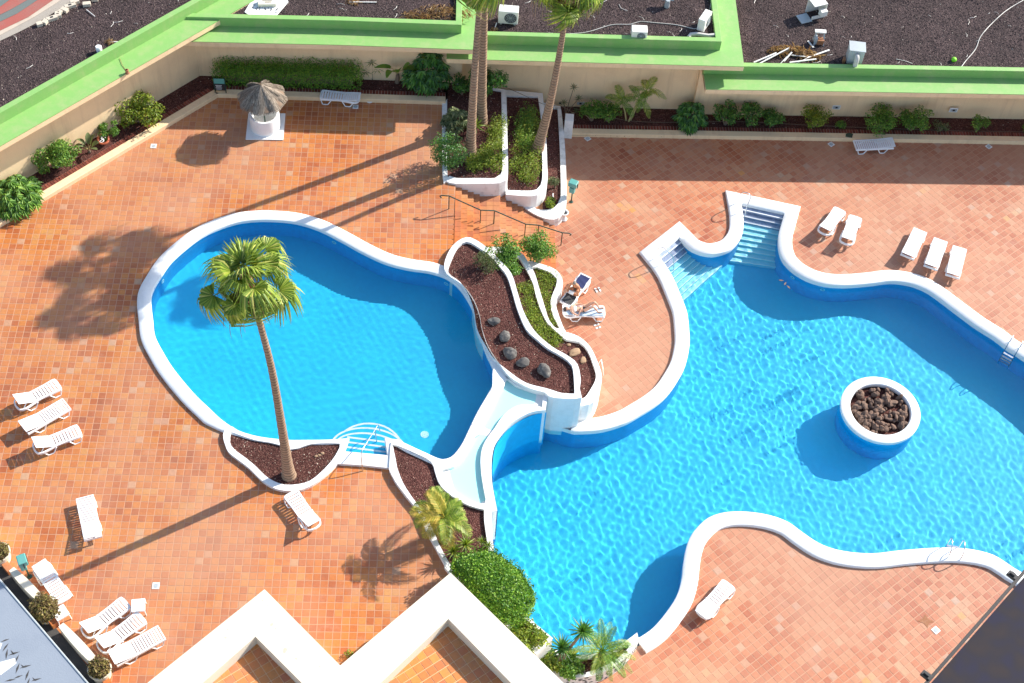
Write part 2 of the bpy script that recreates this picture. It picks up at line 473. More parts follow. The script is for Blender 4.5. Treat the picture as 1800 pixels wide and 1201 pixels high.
# pool lining
def pool_mat(name, c1, c2, mosaic):
    m, n, l, b = new_mat(name, .5)
    pos = coords(n, l)
    a = noise(n, l, pos, .25, 3)
    c = mix(n, l, ramp(n, l, a, [(.35, (0, 0, 0)), (.68, (1, 1, 1))]), c1, c2)
    mp = n.new('ShaderNodeMapping'); mp.inputs['Rotation'].default_value = (0, 0, .3); mp.inputs['Scale'].default_value = (6.5, 6.5, 6.5)
    l.new(pos, mp.inputs[0])
    fl = n.new('ShaderNodeVectorMath'); fl.operation = 'FLOOR'; l.new(mp.outputs[0], fl.inputs[0])
    wz = n.new('ShaderNodeTexWhiteNoise'); l.new(fl.outputs[0], wz.inputs['Vector'])
    c = mix(n, l, mosaic, c, ramp(n, l, wz.outputs['Value'], [(0, (.7, .75, .8)), (1, (1.25, 1.2, 1.15))]), 'MULTIPLY')
    l.new(c, b.inputs['Base Color']); return m
M['pool'] = pool_mat('pool_blue_mosaic', (.002, .54, .76), (.002, .48, .74), .10)
M['pool_wall'] = pool_mat('pool_wall_blue', (.003, .40, .74), (.003, .37, .70), .3)
M['step_aqua'] = pool_mat('aqua_step_paint', (.34, .78, .82), (.28, .72, .80), .15)
M['step_slate'] = pool_mat('slate_blue_mosaic', (.24, .29, .42), (.36, .42, .54), .7)
M['aqua'] = pool_mat('pale_aqua_paint', (.50, .84, .80), (.62, .88, .86), .05)
def water_mat(name, tint):
    m, n, l, b = new_mat(name, 0.0, tint)
    b.inputs['Transmission Weight'].default_value = 1; b.inputs['IOR'].default_value = 1.33; b.inputs['Roughness'].default_value = 0.0
    return m
M['water'] = water_mat('pool_water', (1, 1, 1))
m, n, l, b = new_mat('dark_glass', .1, (.02, .03, .03)); M['glass'] = m

def caustic(o): o.cycles.is_caustics_receiver = True; return o

# ------------------------------------------------------------------ outlines (traced edge -> real height)
COPE = .12                                  # coping top above its deck
LO = -2.0                                   # lower deck height
lp_px = [(450,386),(480,386),(520,390),(560,402),(600,422),(640,444),(680,462),(720,472),(755,477),(785,487),(808,505),(825,530),(836,555),(845,590),
         (855,620),(868,648),(871,665),(865,681),(854,700),(839,726),(825,755),(814,778),(804,793),(793,804),(778,808),(764,804),(749,797),(729,788),(708,778),(698,773),
         (677,771),(682,801),(604,794),(612,771),(575,773.5),(537,774),(507,774),(475,771),(450,767),(425,760),(407,751),(387,737),(370,721),(339,691),(305,650),(286,620),
         (271,590),(267,560),(264,530),(267,511),(279,489),(297,462),(320,440),(350,417),(380,402),(417,390)]
lp_sharp = tuple(range(29, 34))
LPOOL = ccw(smooth_path(WP(lp_px, COPE), True, .22, lp_sharp))
RZ = LO + COPE
rp_px = [(1010,758),(1056,755),(1097,743),(1123,729),(1150,712),(1172,693),(1190,668),(1204,640),(1211,605),(1210,575),(1207,550),(1201,532),(1192,510),(1182,487),(1170,467),(1154,447),
         (1194,416),(1200,422),(1212,434),(1232,443),(1252,446),(1272,442),(1285,436),(1297,424),(1304,410),(1306,395),(1305,375),(1302,357),(1380,374),(1375,392),(1370,410),(1369,425),(1371,440),
         (1377,455),(1390,470),(1405,481),(1425,491),(1450,498),(1475,500.5),(1500,500),(1533,497),(1567,493),(1600,497),(1627,507),(1650,522),(1683,547),(1717,572),(1750,593),(1773,611),(1800,628),(1880,690),(1950,770),(2000,900),
         (1960,1060),(1880,1050),(1793,1005),(1771,991),(1746,976),(1713,967),(1674,963),(1634,964),(1583,968),(1540,973),(1504,972),(1468,966),(1439,955),(1410,936),(1385,918),(1352,906),(1312,900),(1276,901),(1247,910),(1226,928),(1213,947),
         (1206,969),(1202,994),(1199,1020),(1190,1049),(1172,1077),(1150,1103),(1130,1118),(1112,1128)]
rp_n = len(rp_px)
rp_pts = WP(rp_px, RZ) + WP([(1080,1142,-1.2),(1024,1152,-1.2),(989,1147,-1.2),(969,1119,.2),(940,1096,.2),(915,1073,.2),(892,1042,.2),(876,1005,.2),(866,960,.2),(861,925,.2),(862,897,.12),(874,899,.12),(869,873,.12),(865,848,.12),(864,825,.12),(865,802,.12),(869,781,.12),
                         (877,767,.12),(892,749,.12),(912,735,.12),(936,724,.12),(958,720,.12)]) + WP([(955,752)], -2.3)
rp_sharp = tuple([0, 15, 16, 27, 28]) + (rp_n - 1, rp_n + 2, rp_n + 3, rp_n + 10, rp_n + 11, rp_n + 21, rp_n + 22)
_rp = smooth_path(rp_pts, True, .22, rp_sharp)
RPOOL = ccw(_rp)
UPPER = ccw(WP([(-260,560),(0,392),(385,165),(782,176),(783,318),(801,322),(793,440),(835,535),(860,610),(885,655),(880,664),(872,660),(866,700),(838,745),(815,790),(780,812),(763,812),(768,845),(800,885),(845,905),(850,950),(862,985),(885,1060),(900,1100),(960,1290),(20,1330),(-30,1290),(-260,1000)]))
LOWER = ccw(WP([(975,392),(990,240),(1400,243),(2150,262),(2400,700),(2300,1400),(900,1400),(960,1180),(1020,1120),(1100,1000),(1000,850),(900,760),(960,700),(1000,600),(940,480),(968,470)], LO))
for k in (LPOOL, RPOOL):
    for p in k: p.z = 0

# ------------------------------------------------------------------ tiles
def tiles(deck, poly, exclude, z, yaw, pitch, mat, grout, hide_px=None, gap=.019, limit=300):
    th = .02
    A = xy(poly)
    c, s = math.cos(yaw), math.sin(yaw)
    U = A @ np.array([[c, -s], [s, c]])
    i0, j0 = np.floor(U.min(0) / pitch).astype(int); i1, j1 = np.ceil(U.max(0) / pitch).astype(int)
    I, J = np.meshgrid(np.arange(i0, i1), np.arange(j0, j1))
    uv = (np.stack([I.ravel(), J.ravel()], 1) + .5) * pitch
    Q = uv @ np.array([[c, s], [-s, c]])
    ok = pip(Q, poly)
    for e in exclude: ok &= ~pip(Q, e)
    Q = Q[ok]
    P2 = pr(np.c_[Q, np.full(len(Q), z)])
    near = (P2[:, 0] > -260) & (P2[:, 0] < 2060) & (P2[:, 1] > -60) & (P2[:, 1] < 1420)
    Q = Q[near]; P2 = P2[near]
    vis = (P2[:, 0] > 4) & (P2[:, 0] < 1796) & (P2[:, 1] > 4) & (P2[:, 1] < 1197)
    if hide_px is not None:
        for h in hide_px: vis &= ~pip(P2, h)
    depth = (np.c_[Q, np.full(len(Q), z)] - _C) @ _F
    order = np.argsort(np.where(vis, depth, 1e9))
    single = order[:min(limit, int(vis.sum()))]
    h = (pitch - gap) / 2
    ch = .008
    me = bpy.data.meshes.new('tile')
    mb = MB()
    def tv(x, y, rz_, dz, tx, ty):
        cc, ss = math.cos(rz_), math.sin(rz_)
        base = [(-h, -h, 0), (h, -h, 0), (h, h, 0), (-h, h, 0), (-h + ch, -h + ch, th), (h - ch, -h + ch, th), (h - ch, h - ch, th), (-h + ch, h - ch, th)]
        return [(x + a * cc - b_ * ss, y + a * ss + b_ * cc, z - th + k + dz + (a * tx + b_ * ty)) for a, b_, k in base]
    F5 = [(4, 5, 6, 7), (0, 1, 5, 4), (1, 2, 6, 5), (2, 3, 7, 6), (3, 0, 4, 7)]
    mb.add([(v[0], v[1], v[2] - z) for v in tv(0, 0, 0, 0, 0, 0)], F5)
    me.from_pydata(mb.v, [], mb.f); me.materials.append(mat)
    smask = np.zeros(len(Q), bool); smask[single] = True
    rr = rng.normal(0, 1, (len(Q), 4))
    for k in single:
        o = bpy.data.objects.new('tile', me); COL.objects.link(o); o.parent = deck
        o.location = (Q[k][0], Q[k][1], z + rr[k][0] * .0006)
        o.rotation_euler = (rr[k][1] * .004, rr[k][2] * .004, yaw + rr[k][3] * .004)
    rest = np.where(~smask)[0]
    if len(rest):
        V = []; 
        for k in rest: V += tv(Q[k][0], Q[k][1], yaw + rr[k][3] * .004, rr[k][0] * .0006, rr[k][1] * .004, rr[k][2] * .004)
        V = np.array(V); n_ = len(rest)
        Fb = np.array(F5)[None] + (np.arange(n_) * 8)[:, None, None]
        o = npmesh('paving_tiles', V, Fb.reshape(-1, 4), mat, deck)
        o['kind'] = 'stuff'
    mg = MB(); mg.fill(ccw(poly), exclude if grout[1] else [], z - .006)
    mg.build('grout_bed', grout[0], deck)
    return Q

L_ex = offset(LPOOL, .22); R_ex = offset(RPOOL, .22)        # ccw path: right side = outside
deck_up = empty('upper_terrace', kind='structure'); tag(deck_up, 'sunlit orange terracotta terrace around the rounded pool', 'terrace')
deck_lo = empty('lower_terrace', kind='structure'); tag(deck_lo, 'pinkish terracotta terrace laid diagonally around the large pool', 'terrace')
del deck_up['category']; del deck_lo['category']
PARA_PX = [(105,1325),(465,1036),(598,1170),(792,1007),(1100,1310),(1100,1400),(105,1400)]
tiles(deck_up, UPPER, [L_ex], 0.0, UP_YAW, UP_PITCH, M['tile_up'], (M['grout'], True), [PARA_PX])
tiles(deck_lo, LOWER, [R_ex], LO, LO_YAW, LO_PITCH, M['tile_lo'], (M['grout'], True), [PARA_PX, [(1600,1230),(1810,990),(1810,1230)], [(900,1201),(900,1000),(1000,1100),(1115,1125),(1080,1201)]])

# ground under everything
g_ = MB(); g_.box((0, 60, -4.6), (400, 400, .2)); tag(g_.build('ground', M['concrete']), kind='structure')

# ------------------------------------------------------------------ pools
def coping_profile(w, drop=.12, lip=.03):
    # from inner (0) to outer (w), rounded edges; heights relative to top
    return [(-lip, -drop), (-lip, -.03), (-lip + .03, 0), (w - .03, 0), (w, -.03), (w, -drop - .02)]

def water_grid(name, poly, z, cell, fn, label, kind='structure'):
    P = offset(poly, .06)
    A = xy(P); lo = A.min(0); hi = A.max(0)
    nx, ny = int((hi[0] - lo[0]) / cell) + 2, int((hi[1] - lo[1]) / cell) + 2
    X, Y = np.meshgrid(lo[0] + np.arange(nx) * cell, lo[1] + np.arange(ny) * cell)
    Z = z + fn(X, Y)
    I, J = np.meshgrid(np.arange(nx - 1), np.arange(ny - 1))
    cx = lo[0] + (I + .5) * cell; cy = lo[1] + (J + .5) * cell
    ok = pip(np.stack([cx.ravel(), cy.ravel()], 1), P)
    pc = pr(np.stack([cx.ravel(), cy.ravel(), np.full(cx.size, z)], 1))
    ok &= (pc[:, 0] < 2250) & (pc[:, 1] < 1500)
    i = (J * nx + I).ravel()[ok]
    Fc = np.stack([i, i + 1, i + nx + 1, i + nx], 1)
    V = np.stack([X.ravel(), Y.ravel(), Z.ravel()], 1)
    used = np.unique(Fc); mp = -np.ones(len(V), int); mp[used] = np.arange(len(used))
    o = npmesh(name, V[used], mp[Fc], M['water'], None, True)
    o.cycles.is_caustics_caster = True
    tag(o, label, None, None, 'structure')
    return o

def waves(seed, n, wl0, octv, amp, ang=None, spread=1.2):
    r = np.random.default_rng(seed); out = []
    for k in range(n):
        wl = wl0 * 2 ** r.uniform(0, octv)
        a = r.uniform(0, 2 * math.pi) if ang is None else ang + r.normal(0, spread)
        out.append((2 * math.pi / wl * math.cos(a), 2 * math.pi / wl * math.sin(a), r.uniform(0, 6.28), (wl * wl * -amp) if amp < 0 else wl * amp))
    def f(X, Y):
        Z = np.zeros_like(X)
        for kx, ky, p, a in out: Z += a * np.sin(kx * X + ky * Y + p)
        return Z
    return f

pool1 = empty('swimming_pool', (0, 0, 0), 0, 'rounded bright blue pool on the upper terrace with white coping, still water', 'pool')
pool2 = empty('swimming_pool', (0, 0, 0), 0, 'large rippled free-form pool on the lower terrace with round rock island', 'pool')
# coping widths vary: narrow beside the palm bed
def widths(poly, rules, w0):
    P2 = pr(np.c_[xy(poly), np.full(len(poly), 0)])
    w = np.full(len(poly), w0)
    for (x0, y0, x1, y1, ww) in rules:
        w[(P2[:, 0] > x0) & (P2[:, 0] < x1) & (P2[:, 1] > y0) & (P2[:, 1] < y1)] = ww
    k = np.ones(7) / 7
    return np.convolve(np.r_[w[-3:], w, w[:3]], k, 'valid')

def var_sweep(path, w, drop, z, zb=None):
    """coping between the pool edge and edge+w (outside), rounded"""
    mb = MB(); n_ = len(path)
    prof = [(lambda w: -.03, -drop), (lambda w: -.03, -.025), (lambda w: -.005, 0), (lambda w: w - .03, 0), (lambda w: w, -.03), (lambda w: w, -drop)]
    for fn, h_ in prof:
        q = offset(path, [fn(x) for x in w])
        for p in q: mb.v.append((p[0], p[1], z + h_))
    m_ = len(prof)
    for j in range(m_ - 1):
        for i in range(n_):
            i2 = (i + 1) % n_
            mb.f.append((j * n_ + i, (j + 1) * n_ + i, (j + 1) * n_ + i2, j * n_ + i2)[::-1])
    return mb
lw = widths(LPOOL, [(395, 700, 700, 830, .2), (780, 470, 900, 700, .45), (690, 690, 900, 830, .32)], .56)
cp = var_sweep(LPOOL, lw, .16, COPE).build('coping', M['white'], pool1, smooth=60)
mb = MB(); mb.wall(LPOOL, COPE - .03, -1.5, inward=True); caustic(mb.build('pool_wall', M['pool_wall'], pool1, smooth=70))
mb = MB(); mb.fill(offset(LPOOL, .02), [], -1.45); caustic(mb.build('pool_floor', M['pool'], pool1))
# right pool: coping only where it borders the lower terrace
rmask = []
n_r = len(RPOOL)
P2r = pr(np.c_[xy(RPOOL), np.full(n_r, RZ)])
is_open = (P2r[:, 0] > 1000) & ~((P2r[:, 0] < 1112) & (P2r[:, 1] > 1126))
# rotate list so that the open run is contiguous
st = next(i for i in range(n_r) if is_open[i] and not is_open[i - 1])
run = []
i = st
while is_open[i % n_r] and len(run) < n_r: run.append(RPOOL[i % n_r]); i += 1
def open_sweep(path, prof, z):
    mb = MB(); n_ = len(path)
    for (o_, h_) in prof:
        q = offset(path, o_, False)
        for p in q: mb.v.append((p[0], p[1], z + h_))
    for j in range(len(prof) - 1):
        for i in range(n_ - 1):
            mb.f.append((j * n_ + i, (j + 1) * n_ + i, (j + 1) * n_ + i + 1, j * n_ + i + 1)[::-1])
    mb.f.append(tuple(j * n_ for j in range(len(prof)))); mb.f.append(tuple(j * n_ + n_ - 1 for j in range(len(prof)))[::-1])
    return mb
open_sweep(run, [(-.03, -.16), (-.03, -.03), (-.005, 0), (.59, .02), (.63, -.01), (.64, -.16)], RZ).build('coping', M['white'], pool2, smooth=60)
mb = MB(); mb.wall(RPOOL, RZ - .14, LO - 1.75, inward=True); caustic(mb.build('pool_wall', M['pool_wall'], pool2, smooth=70))
mb = MB(); mb.wall(offset(RPOOL, -.004), RZ - .02, LO - .16, inward=True); mb.build('white_band', M['white'], pool2, smooth=70)
mb = MB(); mb.fill(offset(RPOOL, .02), [], LO - 1.7); caustic(mb.build('pool_floor', M['pool'], pool2))

w1a = waves(3, 26, .20, 1.4, .00045)
w1b = waves(8, 5, 2.2, 1.0, .0008)
water_grid('pool_water', LPOOL, -.10, .07, lambda X, Y: w1a(X, Y) + w1b(X, Y), 'calm water filling the rounded upper pool')
w2a = waves(5, 40, .17, 1.7, -.0028, R(200), .8)
w2b = waves(9, 10, 1.3, 1.0, .0011, R(160), .9)
w2c = waves(12, 14, .27, .8, .0004, R(120), 1.2)
def w2(X, Y):
    m_ = .72 + .28 * np.sin(X * .31 + .7) * np.cos(Y * .23 + .2)
    return w2a(X, Y) * m_ + w2b(X, Y) + w2c(X, Y) * (1.15 - m_)
water_grid('pool_water', RPOOL, LO - .18, .042, w2, 'rippled sunlit water filling the large lower pool')

# ------------------------------------------------------------------ submerged steps
def flight(pool, L0, R0, L1, R1, nst, z0, dz, slate):
    """steps between the side lines L0-L1 and R0-R1 (world xy), descending"""
    for k in range(nst):
        t0, t1 = k / nst, 1.0
        z = z0 - dz * k
        q = [L0.lerp(L1, t0), R0.lerp(R1, t0), R0.lerp(R1, t1), L0.lerp(L1, t1)]
        # each step reaches down-flight under the next
        q = [L0.lerp(L1, t0), R0.lerp(R1, t0), R0.lerp(R1, (k + 1.02) / nst), L0.lerp(L1, (k + 1.02) / nst)]
        mb = MB(); mb.slab(q, z, LO - 1.72 if pool is pool2 else -1.47)
        st_ = caustic(mb.build('step', M['step_slate'] if k < slate else M['step_aqua'], pool))
        e0, e1 = L0.lerp(L1, (k + .86) / nst), R0.lerp(R1, (k + .86) / nst)
        f0, f1 = L0.lerp(L1, (k + 1.03) / nst), R0.lerp(R1, (k + 1.03) / nst)
        mb = MB(); mb.slab([e0, e1, f1, f0], z + .006, z - .03)
        caustic(mb.build('nosing', M['white'] if k < slate else M['aqua'], st_))
a_ = lambda x, y, z=RZ: W(x, y, z).to_2d().to_3d()
flight(pool2, a_(1299, 355), a_(1384, 375), a_(1286, 446, -2.5), a_(1368, 458, -2.5), 10, LO - .06, .155, 3)
flight(pool2, a_(1151, 449), a_(1197, 413), a_(1196, 524, -2.5), a_(1276, 452, -2.5), 9, LO - .06, .165, 3)
# half-round entry steps of the upper pool
cen = (a_(604, 788, 0) + a_(682, 798, 0)) / 2
axd = (a_(682, 798, 0) - a_(604, 788, 0)).normalized(); nrd = Vector((-axd.y, axd.x, 0))
for k, (ra, rb) in enumerate([(.93, .25), (.93, .55), (.93, .85), (1.35, 1.22), (1.55, 1.55), (1.40, 1.85)][::-1]):
    z = -1.05 + k * .15
    if rb < 1:
        q = [cen - axd * ra - nrd * .35, cen + axd * ra - nrd * .35, cen + axd * ra + nrd * rb, cen - axd * ra + nrd * rb]
        e = [cen - axd * ra + nrd * (rb - .07), cen + axd * ra + nrd * (rb - .07), cen + axd * ra + nrd * (rb + .012), cen - axd * ra + nrd * (rb + .012)]
    else:
        arc = lambda r1, r2: [cen + axd * (r1 * math.cos(R(x))) + nrd * (.55 + (r2 - .55) * math.sin(R(x))) for x in range(0, 181, 9)]
        q = arc(ra, rb) + [cen - axd * ra - nrd * .3, cen + axd * ra - nrd * .3]
        e = arc(ra + .012, rb + .012) + arc(ra - .07, rb - .07)[::-1]
    mb = MB(); mb.slab(q, z, -1.46); st_ = caustic(mb.build('step', M['pool'], pool1))
    mb = MB(); mb.slab(e, z + .006, z - .03); caustic(mb.build('nosing', M['white'], st_))
mb = MB(); mb.slab(WP([(594,815),(640,818),(686,823),(697,823),(690,779),(677,770),(682,801),(604,794),(612,771),(598,773)], .13), .135, -.02)
mb.build('entry_surround', M['white'], pool1, bevel=.015)
mb = MB(); c_ = W(746, 768, -1.2); mb.lathe([(.01, .03), (.10, .03), (.12, .012), (.16, .03), (.18, 0)], 20, (c_.x, c_.y, -1.45)); caustic(mb.build('floor_drain_ring', M['aqua'], pool1, smooth=40))
# ring inlets on the pool walls
for (px_, py_, zz, P_) in [(1379,497,LO-.5,pool2),(1447,511,LO-.45,pool2),(280,497,-.5,pool1),(592,422,-.45,pool1),(786,497,-.5,pool1)]:
    w_ = W(px_, py_, zz); A_ = xy(RPOOL if P_ is pool2 else LPOOL); i_ = int(np.argmin(((A_ - np.array(w_)[:2]) ** 2).sum(1)))
    t_ = Vector((*(A_[(i_ + 1) % len(A_)] - A_[i_ - 1]), 0)).normalized(); nn = Vector((-t_.y, t_.x, 0))
    c_ = Vector((*A_[i_], zz)) + nn * .012
    mb = MB(); mb.tube([c_ + t_ * (.10 * math.cos(a)) + Vector((0, 0, .10 * math.sin(a))) for a in np.linspace(0, 6.0, 13)], .018, 5, closed=True)
    caustic(mb.build('inlet_ring', M['aqua'], P_))

# ------------------------------------------------------------------ round rock island in the lower pool
isl_c = (W(1548, 719, -1.77)).to_2d()
ri = (W(1617, 719, -1.77) - W(1479, 719, -1.77)).length / 2
isle = empty('rock_planter', (isl_c.x, isl_c.y, LO - 1.7), 0, 'round white-rimmed blue planter full of lava rocks standing in the large pool', 'planter')
mb = MB(); mb.lathe([(ri * .75, 1.75), (ri * .76, 1.90), (ri * .78, 1.93), (ri * .97, 1.93), (ri, 1.90), (ri, 1.74), (ri - .05, 1.74)], 64)
mb.build('rim', M['white'], isle, smooth=40)
mb = MB(); mb.lathe([(ri - .05, 1.75), (ri - .06, 0)], 64); caustic(mb.build('wall', M['pool_wall'], isle, smooth=60))
mb = MB(); mb.lathe([(0.001, 1.68), (ri * .76, 1.68)], 40); mb.build('gravel', M['soil'], isle)
def rock_mesh(name, mat, seed, sx=1, sy=1, sz=.7, sub=2):
    bm = bmesh.new(); bmesh.ops.create_icosphere(bm, subdivisions=sub, radius=1)
    r = np.random.default_rng(seed); ph = r.uniform(0, 6.28, 12); ks = r.normal(0, 1.8, (12, 3))
    for v in bm.verts:
        d = sum(math.sin(ks[i] @ np.array(v.co) + ph[i]) for i in range(12)) / 12
        d2 = sum(math.sin(3.1 * (ks[i] @ np.array(v.co)) + ph[i] * 2) for i in range(12)) / 12; v.co = v.co * (1 + .75 * d + .28 * d2); v.co.x *= sx; v.co.y *= sy; v.co.z *= sz
    me = bpy.data.meshes.new(name); bm.to_mesh(me); bm.free(); me.materials.append(mat)
    me.polygons.foreach_set('use_smooth', np.full(len(me.polygons), sub > 2)); return me
rock_ms = [rock_mesh('lava_rock', M['rock_brown'], 50 + i, *rng.uniform(.75, 1.35, 2), .75, 2) for i in range(9)]
for i in range(150):
    a = rng.uniform(0, 6.283); r = ri * .70 * math.sqrt(rng.uniform()); s_ = rng.uniform(.07, .17)
    o = bpy.data.objects.new('lava_rock', rock_ms[i % 9]); COL.objects.link(o); o.parent = isle
    o.location = (r * math.cos(a), r * math.sin(a), 1.72 + rng.uniform(0, .16) * (1 - (r / ri) ** 2)); o.scale = (s_, s_, s_); o.rotation_euler = tuple(rng.uniform(0, 6.28, 3))

# ------------------------------------------------------------------ pebbles scattered on beds
def pebbles(poly, z, n, parent, mat, s0=.012, s1=.035):
    A = xy(poly); lo, hi = A.min(0), A.max(0)
    Q = rng.uniform(lo, hi, (n, 2)); Q = Q[pip(Q, poly)]
    m_ = len(Q); s_ = rng.uniform(s0, s1, m_) ; an = rng.uniform(0, 6.28, m_)
    V = np.zeros((m_, 5, 3)); 
    for k in range(4):
        rr = s_ * rng.uniform(.7, 1.3, m_); V[:, k, 0] = Q[:, 0] + rr * np.cos(an + k * 1.571); V[:, k, 1] = Q[:, 1] + rr * np.sin(an + k * 1.571); V[:, k, 2] = z - .004
    V[:, 4, 0] = Q[:, 0] + s_ * rng.uniform(-.4, .4, m_); V[:, 4, 1] = Q[:, 1] + s_ * rng.uniform(-.4, .4, m_); V[:, 4, 2] = z + s_ * rng.uniform(.5, 1.1, m_)
    F_ = np.array([(0, 1, 4), (1, 2, 4), (2, 3, 4), (3, 0, 4)])[None] + (np.arange(m_) * 5)[:, None, None]
    o = npmesh('pebbles', V.reshape(-1, 3), F_.reshape(-1, 3), mat, parent); o['kind'] = 'stuff'; return o

def bed(label, outer, soil, z, zb, zs, mat='white', npeb=2500, bev=.025, pebmat='peb_red', cat='planter', soilmat='soil', sm=True, sharp=(), ssharp=()):
    o = empty('planter', (0, 0, 0), 0, label, cat)
    P = WP(outer, z); Q = WP(soil, z)
    if sm: P = smooth_path(P, True, .25, sharp); Q = smooth_path(Q, True, .25, ssharp)
    P = ccw(P); Q = ccw(Q)
    mb = MB(); mb.slab(P, z, zb, [Q]); mb.build('rim_wall', M[mat], o, bevel=bev)
    mb = MB(); mb.fill(Q, [], zs); mb.build('gravel', M[soilmat], o)
    pebbles(Q, zs, npeb, o, M[pebmat])
    return o, P, Q
A_out = [(781,464),(790,440),(803,425),(820,417),(835,421),(857,436),(880,459),(899,481),(910,515),(921,549),(940,582),(970,609),(996,624),(1015,640),(1021,669),(1019,682),(1023,699),(1012,701),(993,701),(973,699),(964,696),(958,690),(930,682),(897,663),(877,638),(859,610),(848,580),(842,550),(830,522),(812,500),(786,482)]
A_in = [(788,479),(794,455),(805,434),(820,425),(835,431),(857,447),(876,466),(891,485),(900,511),(910,545),(925,579),(944,597),(962,612),(988,627),(1005,642),(1009,668),(1010,692),(988,691),(962,683),(925,673),(895,653),(869,631),(854,608),(839,579),(833,545),(824,519),(809,496)]
bedA, _, _ = bed('long white-walled bed of red lava gravel with five rocks between the two pools', A_out, A_in, .30, -2.6, .16, npeb=9000, sharp=(16, 20), ssharp=(16,))
bedB, _, _ = bed('middle stepped bed with lime groundcover beside the sunbathers, ending in bare gravel', [(850,440),(875,434),(915,444),(929,462),(940,481),(949,511),(958,541),(966,564),(981,580),(1000,585),(1018,592),(1037,609),(1050,635),(1058,661),(1054,687),(1044,706),(1024,713),(1000,700),(940,640),(900,560),(870,470)],
    [(868,447),(905,448),(923,470),(936,496),(943,522),(951,545),(962,567),(977,582),(996,597),(1018,601),(1033,616),(1041,635),(1048,661),(1039,683),(1024,701),(1005,690),(980,640),(930,600),(900,540),(885,480)], -.7, -2.3, -.84, npeb=4000)
bedC, _, _ = bed('narrow lowest bed with curved white rim next to the two sunbathers', [(925,460),(945,462),(958,466),(977,474),(988,489),(989,504),(981,519),(977,534),(983,556),(992,579),(1003,596),(985,600),(960,570),(940,500)],
    [(936,470),(955,474),(970,481),(979,490),(977,504),(970,521),(968,537),(974,558),(984,578),(970,575),(955,545),(940,500)], -1.3, -2.05, -1.42, npeb=800)
bed1, _, _ = bed('terraced white planter left of the stairs, under the pair of tall palms', [(777,170),(778,308),(784,318),(801,323),(845,323),(878,322),(889,317),(893,305),(892,240),(890,158),(786,140)], [(786,170),(786,298),(790,309),(802,313),(845,313),(870,313),(879,307),(883,290),(882,200),(881,160),(790,145)], .10, -2.0, .02, 'white_old', 5000, sharp=(0, 9, 10), ssharp=(0, 9, 10))
bed2, _, _ = bed('middle terraced white planter holding the leaning palm above the stairs', [(888,158),(889,342),(934,345),(950,339),(960,327),(963,310),(962,290),(960,238),(954,164)], [(889,168),(892,334),(935,335),(947,329),(953,315),(953,270),(952,220),(946,170)], -.65, -2.0, -.76, 'white', 3000, sharp=(0, 1, 8), ssharp=(0, 1, 7))
bed3, _, _ = bed('lowest terraced white planter at the foot of the stairs with small plants', [(955,180),(985,186),(988,205),(993,256),(996,330),(995,363),(988,378),(974,386),(954,383),(930,371),(922,362),(940,345),(955,300)], [(955,188),(980,190),(984,256),(986,330),(984,350),(975,364),(958,369),(942,367),(936,361),(955,348),(958,300)], -1.45, -2.05, -1.56, 'white_old', 1500, sharp=(0, 1), ssharp=(0, 1))
bedP, _, QP = bed('gravel bed with curved white kerb around the single tall palm by the rounded pool', [(392,764),(396,782),(402,795),(417,807),(437,822),(452,837),(467,850),(487,860),(510,863),(532,860),(550,852),(567,840),(582,827),(594,814),(606,790),(612,771),(575,773),(537,774),(507,774),(475,771),(450,767),(425,760),(402,748)],
    [(406,759),(404,777),(412,790),(432,805),(450,820),(465,835),(480,845),(500,852),(525,851),(545,845),(562,832),(577,817),(590,800),(600,780),(575,779),(545,781),(525,788),(510,790),(497,784),(475,778),(450,774),(425,766)], .15, -.02, .07, npeb=4500, sharp=(13, 15), ssharp=(0, 13))
bedH, _, _ = bed('long planted bed with bushy palm and clipped hedge between terrace and large pool', [(684,825),(694,845),(714,872),(735,898),(743,918),(751,936),(767,965),(781,991),(792,1010),(900,1110),(942,1150),(972,1122),(960,1112),(930,1086),(905,1060),(882,1015),(870,975),(866,945),(864,900),(850,890),(825,885),(800,870),(778,850),(768,830),(762,812),(729,789),(698,774),(688,776)],
    [(698,822),(708,848),(723,872),(740,895),(761,930),(770,953),(781,974),(792,993),(810,1015),(900,1100),(940,1138),(966,1120),(930,1093),(905,1070),(875,1020),(860,970),(854,936),(851,912),(851,896),(825,889),(796,873),(775,854),(767,837),(758,812),(729,796),(698,783),(689,781),(694,800)], .20, -2.4, .08, npeb=6000, sharp=(0, 10, 11, 18), ssharp=(0, 10, 11, 18, 26))
bedM, PM, QM = bed('curved white planter studded with dark stones at the near end of the large pool', [(925,1160),(942,1150),(965,1140),(989,1146),(1024,1151),(1075,1143),(1100,1127),(1120,1112),(1123,1124),(1106,1150),(1085,1168),(1060,1182),(1030,1190),(1000,1192),(975,1189),(940,1180)],
    [(945,1160),(960,1150),(990,1153),(1024,1158),(1075,1151),(1103,1132),(1106,1137),(1094,1150),(1075,1164),(1050,1176),(1020,1184),(990,1183),(965,1176)], -1.2, -2.05, -1.33, npeb=1500, sharp=(7, 8), ssharp=())
